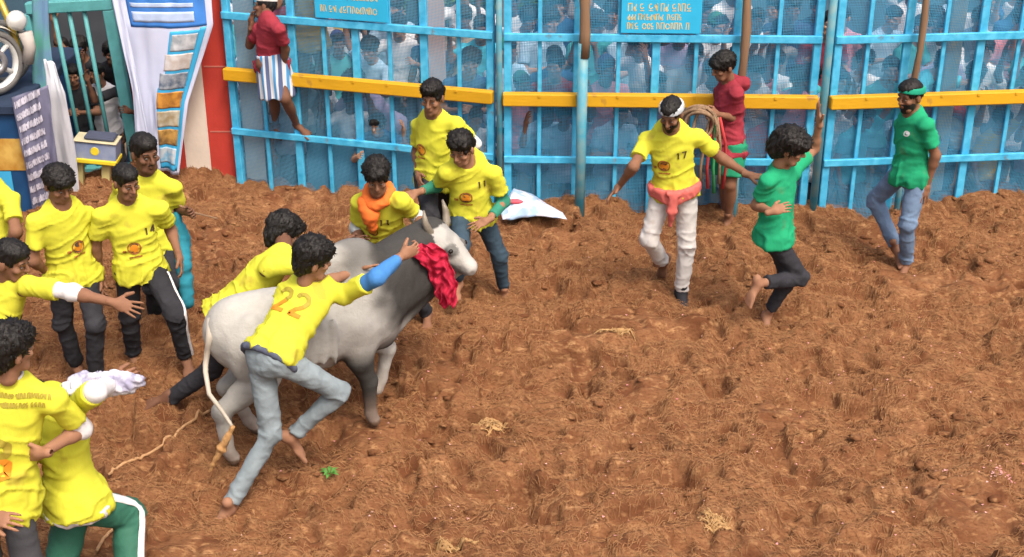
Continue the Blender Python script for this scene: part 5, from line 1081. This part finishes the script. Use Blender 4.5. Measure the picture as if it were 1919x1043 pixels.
MB().tube([wc + stv * .80 - ax_ * .30, wc + stv * .78, wc + stv * .80 + ax_ * .30], .015, 8).build('handlebar', M['dark'], mc, smooth=True)
MB().tube([wc - ax_ * .05 - fwd_ * .2 + V3(0, 0, .25), wc - fwd_ * .55 + V3(0, 0, .05), wc - fwd_ * 1.2 - V3(0, 0, -.1)], .03, 8).build('frame', M['dark'], mc, smooth=True)
rw = wc - fwd_ * 1.28; MB().lathe([(.232 + .055 * math.cos(a) * (1 if math.cos(a) > 0 else .35), .06 * math.sin(a)) for a in t_], rw, ax_, 32).build('wheel', TY, mc, smooth=True)
# small upright prize stack of grey parts beside the wheel: mirror and lamp cluster of a second machine
m2 = empty('motorcycle', (mo[0] + .10, mo[1] + .15, sz)); tag(m2, 'second motorcycle behind the first, only grey lamp and mudguard showing', 'motorcycle')
c2 = atY(36, 60, mo[1] + .15) - V3(*m2.location); MB().lathe([(.0005, .06), (.06, .055), (.085, .02), (.075, -.05), (.0005, -.09)], c2 + V3(-.01, 0, .10), nrm(V3(.5, -.7, .2)), 20).build('headlamp', AL, m2, smooth=True)
MB().tube([c2 + V3(.05, 0, .0), c2 + V3(.07, 0, -.13), c2 + V3(.03, 0, -.26)], [.06, .05, .055], 10).build('mudguard', mat('warm_grey_plastic', (.40, .36, .33), .5, .2), m2, smooth=True)
MB().tube([c2 + V3(-.12, .0, .28), c2 + V3(-.06, 0, .05), V3(c2[0] - .02, c2[1], .30)], .03, 10).build('fork_leg', GD, m2, smooth=True)
MB().lathe([(.232 + .048 * math.cos(a) * (1 if math.cos(a) > 0 else .35), .050 * math.sin(a)) for a in t_], V3(c2[0] - .22, c2[1] + .12, .285), ax_, 32).build('wheel', TY, m2, smooth=True)
# ---------------------------------------------------------------- spectators behind the net: a few poses, every person an object of his own
def synth(kind, hair, seed, cap=False):
    r = np.random.default_rng(seed); lean = {'lean': .22, 'stoop': .34}.get(kind, .06); P = V3(0, 0, .88); N = V3(r.uniform(-.04, .04), -lean, .88 + math.sqrt(.25 - lean * lean)); H = N + nrm(V3(r.uniform(-.05, .05), -.08 - lean * .3, .2)) * .19
    J = dict(P=P, N=N, H=H, RS=N + V3(-.175, .0, -.035), LS=N + V3(.175, .0, -.035), RHip=P + V3(-.088, 0, 0), LHip=P + V3(.088, 0, 0), RK=V3(-.11, -.05, .47), LK=V3(.11, -.04, .47), RA=V3(-.12, .02, .07), LA=V3(.12, .03, .07))
    def arm(d, e, w_): s = -1 if d == 'R' else 1; J[d + 'E'] = J[d + 'S'] + .28 * nrm(V3(e[0] * s, e[1], e[2])); J[d + 'W'] = J[d + 'E'] + .25 * nrm(V3(w_[0] * s, w_[1], w_[2]))
    dn = ((.25, .05, -1), (.05, -.5, -1)); fd = ((.35, -.5, -.8), (-.3, -1, .5)); up = ((.5, -.3, .9), (-.1, -.2, 1)); gr = ((.4, -.7, -.2), (.0, -.35, 1)); fo = ((.3, -.3, -1), (-1, -.7, .25))
    A_ = {'stand': (dn, dn), 'grip': (gr, fd), 'grip2': (gr, gr), 'up': (up, fd), 'up2': (dn, up), 'fold': (fo, fo), 'lean': (gr, dn), 'stoop': (fd, gr)}[kind]; arm('R', *A_[0]); arm('L', *A_[1])
    sp = dict(s=1.0, look=(r.uniform(-30, 30), r.uniform(0, 18)), skin=SK[seed % 3], pants=BK, shirt=M['white'], hair=hair, hem=.09, seed=seed, label='x', noface=True, nofeet=True, prints=None)
    if cap: sp['cap'] = p_cap
    return build_person(sp, J, np.zeros(3), .018)[0]
p_cap = mat('spectator_cap', (.55, .54, .52), .8, .15)
POSES = [('grip', 'quiff'), ('grip2', 'messy'), ('up', 'bowl'), ('fold', 'cropped'), ('lean', 'quiff'), ('stoop', 'messy'), ('stand', 'cropped'), ('up2', 'bowl'), ('grip', 'cropped', True), ('fold', 'bowl')]
PROTO = [synth(q[0], q[1], 300 + 7 * k, len(q) > 2) for k, q in enumerate(POSES)]
PWORD = {'grip': 'one hand up', 'grip2': 'hands on the net', 'up': 'an arm raised', 'fold': 'arms folded', 'lean': 'leaning in', 'stoop': 'stooping', 'stand': 'arms hanging', 'up2': 'one arm up'}
SHC = {'white': (.74, .73, .75), 'pale blue': (.38, .55, .72), 'teal': (.06, .38, .42), 'pink': (.66, .28, .34), 'maroon': (.22, .03, .05), 'navy': (.03, .05, .14), 'grey': (.25, .26, .28), 'dark blue': (.03, .12, .28), 'mustard': (.45, .33, .08), 'leaf green': (.10, .42, .18), 'black': (.025, .025, .03), 'cyan': (.06, .45, .60), 'cream': (.52, .46, .36), 'red': (.45, .05, .05), 'lilac': (.36, .32, .50)}
PAL = ['white'] * 14 + ['pale blue'] * 8 + ['teal'] * 3 + ['pink'] * 2 + ['maroon', 'navy', 'navy', 'grey', 'grey', 'dark blue', 'dark blue', 'dark blue', 'mustard', 'black', 'black', 'cream', 'cyan', 'red', 'lilac', 'lilac']
LEGC = [cloth(c, 'spectator_trousers') for c in ((.03, .035, .05), (.06, .09, .15), (.10, .10, .10), (.30, .28, .25), (.45, .45, .46))]
ORD = 'first second third fourth fifth sixth seventh eighth ninth tenth eleventh twelfth thirteenth fourteenth fifteenth sixteenth seventeenth eighteenth nineteenth twentieth twenty-first twenty-second twenty-third twenty-fourth twenty-fifth'.split()
used = set()
def spectator(k, loc, rz, sc, col, label, group='spectators behind the blue fence', skin=None):
    src = PROTO[k]
    if k in used:
        root = src.copy(); COL.objects.link(root)
        for c in src.children: d = c.copy(); COL.objects.link(d); d.parent = root
    else: root = src; used.add(k)
    root.location = tuple(loc); root.rotation_euler = (0, 0, rz); root.scale = (sc,) * 3; tag(root, label, 'person', group)
    def setm(o, m):
        o.material_slots[0].link = 'OBJECT'; o.material_slots[0].material = m
    setm(root, SK[skin if skin is not None else int(rs.integers(0, 4))])
    for c in root.children:
        if c.name.startswith('shirt'): setm(c, cloth(SHC[col], 'spectator_shirt'))
        elif c.name.startswith('cap'): setm(c, cloth(((.5, .5, .48), (.05, .07, .2), (.3, .04, .04), (.04, .2, .12), (.06, .06, .06))[int(rs.integers(0, 5))], 'cap_cloth'))
        elif c.name.startswith('trousers'): setm(c, LEGC[int(rs.integers(0, 5))])
    return root
rs = np.random.default_rng(77)
WANT = [(782, 240, 'leaf green', 0), (1566, 240, 'cyan', 0), (1645, 260, 'pink', 0), (1350, 120, 'white', 1), (803, 120, 'white', 1), (990, 60, 'pale blue', 2), (1125, 60, 'pale blue', 2), (1130, 180, 'pink', 1), (1190, 150, 'maroon', 1), (640, 180, 'white', 1), (590, 140, 'white', 0), (1480, 140, 'pink', 1), (1470, 230, 'pink', 0), (1760, 200, 'pink', 0), (1840, 240, 'mustard', 0), (640, 110, 'teal', 2), (870, 180, 'white', 0), (1240, 200, 'dark blue', 0), (960, 220, 'teal', 0)]
ROWN = ['front row', 'second row', 'third row', 'fourth row', 'fifth row', 'sixth row', 'back row']
for row, d in enumerate((.34, .92, 1.52, 2.15, 2.8, 3.45)):
    xs = np.arange(-2.75 - .1 * row, 4.75 + .25 * row, .41 if row < 3 else .46); n_ = 0
    for x in xs:
        if row > 1 and rs.random() < .10: continue
        if any(abs(x - xat(px_, 20, float(fenceY(x)) + d)) < .24 and d < dd for px_, dd in ((1795, .6), (815, 1.6))): continue
        x = x + rs.uniform(-.09, .09); k = int(rs.integers(0, 10)); Y = float(fenceY(x)) + d + rs.uniform(-.06, .06)
        if row == 0 and POSES[k][0] in ('lean', 'stoop', 'grip', 'grip2'): Y += .17
        sc = [.78, .92, .97, .98, 1.0, 1.0][row] * rs.uniform(.93, 1.07); col = PAL[int(rs.integers(0, len(PAL)))]
        q = proj((x, Y, .75 * sc - .46 + .25))
        for wx, wy, wc_, wr in WANT:
            if wr == row and abs(q[0] - wx) < 36: col = wc_
        lm = ['under the left lettered board' if 590 < q[0] < 745 else 'left of the lettered boards' if q[0] <= 590 else 'between the left board and the thin pipe post' if q[0] < 936 else 'between the two middle pipe posts' if q[0] < 1089 else 'under the right lettered board' if q[0] < 1320 else 'behind the boy in red' if q[0] < 1541 else 'right of the bright blue post' if q[0] < 1700 else 'towards the right end of the fence'][0]
        spectator(k, (x, Y, -.46), rs.normal(0, .35), sc, col, 'spectator in %s shirt, %s, %s from left in the %s' % (col, PWORD[POSES[k][0]], ORD[min(n_, 24)], ROWN[row])); n_ += 1
# men behind the gate
GG = 'men behind the teal gate'
def at_head(px, py, Y, k, col, label, rz, skin, sc=None):
    z = float(atY(px, py, Y)[2]); x = xat(px, py, Y); s_ = sc or (z + .46) / 1.58; spectator(k, (x, Y, z - 1.58 * s_), rz, s_, col, label, GG, skin)
at_head(133, 128, 12.15, 3, 'black', 'man in a black shirt with folded arms close behind the gate bars', .15, 0)
at_head(190, 126, 12.25, 6, 'white', 'man in a pale shirt standing at the right inside the gate', -.1, 1)
at_head(160, 78, 12.75, 2, 'black', 'man in dark clothes with an arm raised in the middle of the gate', -.5, 1)
at_head(118, 78, 12.95, 6, 'navy', 'man in navy deep in the gate passage at its left', .1, 2)
at_head(205, 70, 13.0, 4, 'black', 'man in black at the right back of the gate passage', .2, 2)
at_head(248, 128, 12.0, 8, 'black', 'man in black with a cap looking round the right side of the gate', -.3, 2)
# one boy standing up on the far side of the fence, over the rail
spectator(1, (xat(583, 60, 11.6), 11.55, .42), .2, .95, 'mustard', 'boy in mustard shirt hanging high up behind the fence beside the left board', 'spectators behind the blue fence', 0)
# what stands behind the crowd
BW = mat('shade_cloth_blue', (.06, .12, .17), .9, .3, 2, .3, 10); wb = MB().box((-9, 15.6, -.46), (11, 15.75, 4.2)); tag(wb.build('back_wall', BW), 'dark blue screen closing the view behind the crowd', 'screen')
for px, nm, c, lab, wd in ((815, 'pillar', (.52, .36, .32), 'pinkish pillar rising behind the crowd right of the left lettered board', .085), (1795, 'pillar', (.50, .46, .36), 'cream pillar rising behind the crowd at the right', .06)):
    yy = 11.95 if px < 1000 else 10.95; x = xat(px, 20, yy); pl = empty(nm, (x, yy, -.46)); tag(pl, lab, 'pillar'); mm = mat('pillar_plaster', c, .8, .15, 4, .2, 20); MB().box((-wd, -wd, 0), (wd, wd, 4.2), .01).build('shaft', mm, pl); MB().box((-wd - .04, -wd - .04, 4.2), (wd + .04, wd + .04, 4.3), .01).build('capital', mm, pl)
for k, px in enumerate((865, 690, 1030)):
    x = xat(px, 10, 15.0); bs = empty('bush', (x, 15.0, -.46)); tag(bs, ['leafy bush beside the pinkish pillar behind the crowd', 'leafy bush behind the crowd over the left lettered board', 'leafy bush behind the crowd left of the wooden topped post'][k], 'bush'); r = np.random.default_rng(60 + k); n_ = 900
    c = r.normal(0, 1, (n_, 3)); c = c / np.linalg.norm(c, axis=1, keepdims=True) * r.uniform(.5, 1, (n_, 1)) ** .5 * [.55, .3, .6] + [0, 0, 1.55]; a = r.normal(0, 1, (n_, 3)); a /= np.linalg.norm(a, axis=1, keepdims=True); b = np.cross(a, r.normal(0, 1, (n_, 3))); b /= np.linalg.norm(b, axis=1, keepdims=True)
    v = np.stack([c - a * .06, c + b * .025, c + a * .06, c - b * .025], 1).reshape(-1, 3); i = 4 * np.arange(n_)
    tag(mesh_obj('leaves', v, np.stack([i, i + 1, i + 2, i + 3], -1), mat('leaf', (.07, .14, .03), .6, .5, 12), bs), kind='stuff'); MB().tube([(0, 0, 0), (.03, 0, .7), (-.02, 0, 1.5)], [.05, .04, .02], 8).build('stem', M['wood'], bs, smooth=True)
# ---------------------------------------------------------------- small things lying on the soil
def gz_(p, dz=.012): return V3(p[0], p[1], float(gh(p[0], p[1])) + dz)
def rope_on(pts, r, label, m):
    P_ = [ground_at(*q) for q in pts]; t = np.linspace(0, len(P_) - 1, 60); A_ = np.array(P_); L_ = np.stack([np.interp(t, np.arange(len(P_)), A_[:, c]) for c in range(3)], -1)
    ds = np.r_[0, np.cumsum(np.linalg.norm(np.diff(L_, axis=0), axis=1))]; L_[:, 0] += .004 * np.sin(ds * 5); L_[:, 1] += .004 * np.sin(ds * 4 + 1)
    z = gh(L_[:, 0], L_[:, 1]); z = np.maximum(z, np.convolve(np.pad(z, 12, 'edge'), np.ones(25) / 25, 'valid') + .012); L_[:, 2] = z + r; b = L_[0].copy(); o = MB().tube(list(L_ - b), r, 7).build('rope', m, None, b, True); tag(o, label, 'rope')
TAN = mat('tan_rope', (.44, .25, .12), .9, .25, 40, .6, 150)
rope_on([(205, 905), (262, 862), (330, 815), (395, 778)], .009, 'thin tan rope stretched over the soil behind the bull', TAN)
rope_on([(182, 1042), (210, 1005), (245, 960)], .009, 'short end of tan rope on the soil by the green track pants', TAN)
# printed banner rag on the soil by the fence
c = ground_at(985, 399, .05); rag = []
rows4 = [[c + V3(-.20, .02, .02), c + V3(-.10, .14, .17), c + V3(.06, .16, .10), c + V3(.24, .02, .03)], [c + V3(-.21, -.05, .05), c + V3(-.11, .02, .16), c + V3(.05, .03, .13), c + V3(.30, -.07, .03)], [c + V3(-.19, -.14, .0), c + V3(-.08, -.15, .01), c + V3(.08, -.14, .03), c + V3(.34, -.13, .0)]]
sheet('banner', rows4, mat('printed_rag', (.66, .64, .72), .6, .1, 13, .2, 20, col2=(.30, .42, .58), contrast=.12), 'crumpled printed banner rag lying on the soil at the foot of the fence', 'banner', .035, 21, 30, 16)
o4 = bpy.data.objects[-1] if False else None
pm = mat('rag_red_print', (.62, .10, .14), .6, .2); f = Field(c + V3(-.2, -.15, -.02), c + V3(.05, .1, .25), .008); f.ell(c + V3(-.09, -.03, .115), None, (.075, .03, .018), 0); v, F = f.mesh(); v = folds(v, vnormals(v, F), .006, 3, V3(1, 0, 0)); tag(mesh_obj('paper', v - c, F, pm, None, c), 'red scrap of printed paper on the rag by the fence', 'paper')
# straw wads of paler coir
for k, (px, py, sx, sy, lab) in enumerate(((915, 800, .13, .10, 'round pale wad of straw in the middle of the soil'), (1150, 652, .14, .05, 'long pale wisp of straw on the soil below the man in white trousers'), (1340, 985, .10, .06, 'small pale wad of straw near the bottom of the picture'), (845, 1030, .16, .04, 'pale straw wisp at the bottom edge'))):
    p0 = ground_at(px, py); r = np.random.default_rng(400 + k); st = empty('straw', p0); tag(st, lab, 'straw'); mb = MB()
    for q in range(90):
        a = r.uniform(0, 6.28); rad = r.random() ** .6 * .8; b_ = r.normal(0, .5); Ls = r.uniform(.3, .6); t = np.linspace(-.5, .5, 6); X = sx * (rad * np.cos(a) + Ls * t * np.cos(b_)); Yy = sy * rad * np.sin(a) + sx * Ls * (t * np.sin(b_) + .5 * t * t * r.normal()); Z = [float(gh(p0[0] + x, p0[1] + y)) - p0[2] + .008 + .018 * r.random() for x, y in zip(X, Yy)]; mb.tube([V3(x, y, z) for x, y, z in zip(X, Yy, Z)], .0028, 3, False)
    mb.build('strands', mat('pale_straw', (.42, .25, .105), .9, .3), st)
p0 = ground_at(618, 893); sg = empty('leaf_sprig', p0); tag(sg, 'small green sprig of leaves on the soil beside the bare foot', 'sprig'); LG = mat('fresh_leaf', (.08, .22, .04), .6, .3)
r = np.random.default_rng(9)
for k in range(8):
    a = k * .8 + r.uniform(-.2, .2); d = V3(math.cos(a), math.sin(a), 0); s_ = V3(-d[1], d[0], 0); L_ = r.uniform(.045, .075); mb = MB(); mb.quadmesh([d * .006 + V3(0, 0, .02), d * L_ * .5 + s_ * .013 + V3(0, 0, .040), d * L_ + V3(0, 0, .03), d * L_ * .5 - s_ * .013 + V3(0, 0, .040), d * L_ * .5 + V3(0, 0, .034)], [(0, 1, 4), (1, 2, 4), (2, 3, 4), (3, 0, 4)]); mb.build('leaf', LG, sg)
MB().tube([(0, 0, .0), (.01, 0, .03), (-.05, .02, .02)], .003, 5).build('stem', LG, sg)
# petals and paper crumbs
r = np.random.default_rng(19); n_ = 420; px = r.uniform(420, 1900, n_); py = r.uniform(420, 1040, n_); P_ = np.array([atZ(x, y, 0) for x, y in zip(px, py)])
for k in range(60): P_[k] = atZ(1760 + r.normal(0, 12) if k < 20 else 1868 + r.normal(0, 22), 890 + r.normal(0, 5) if k < 20 else 903 + r.normal(0, 6), 0)
P_[:, 2] = gh(P_[:, 0], P_[:, 1]) + .006; v = []; a = r.uniform(0, 6.28, n_); sz_ = r.uniform(.004, .011, n_)
for da, up in ((0, .0), (1.57, .004), (3.14, .001), (4.71, .006)): v.append(P_ + np.stack([np.cos(a + da) * sz_, np.sin(a + da) * sz_ * .8, np.full(n_, up)], -1))
v = np.stack(v, 1).reshape(-1, 3); i = 4 * np.arange(n_); PF = np.stack([i, i + 1, i + 2, i + 3], -1); tag(mesh_obj('petals', v, PF, mat('pink_petal', (.62, .20, .20), .7, .4, 3, col2=(.66, .42, .38), contrast=.3)), 'tiny pink petals and paper crumbs strewn over the soil', 'petals', kind='stuff')
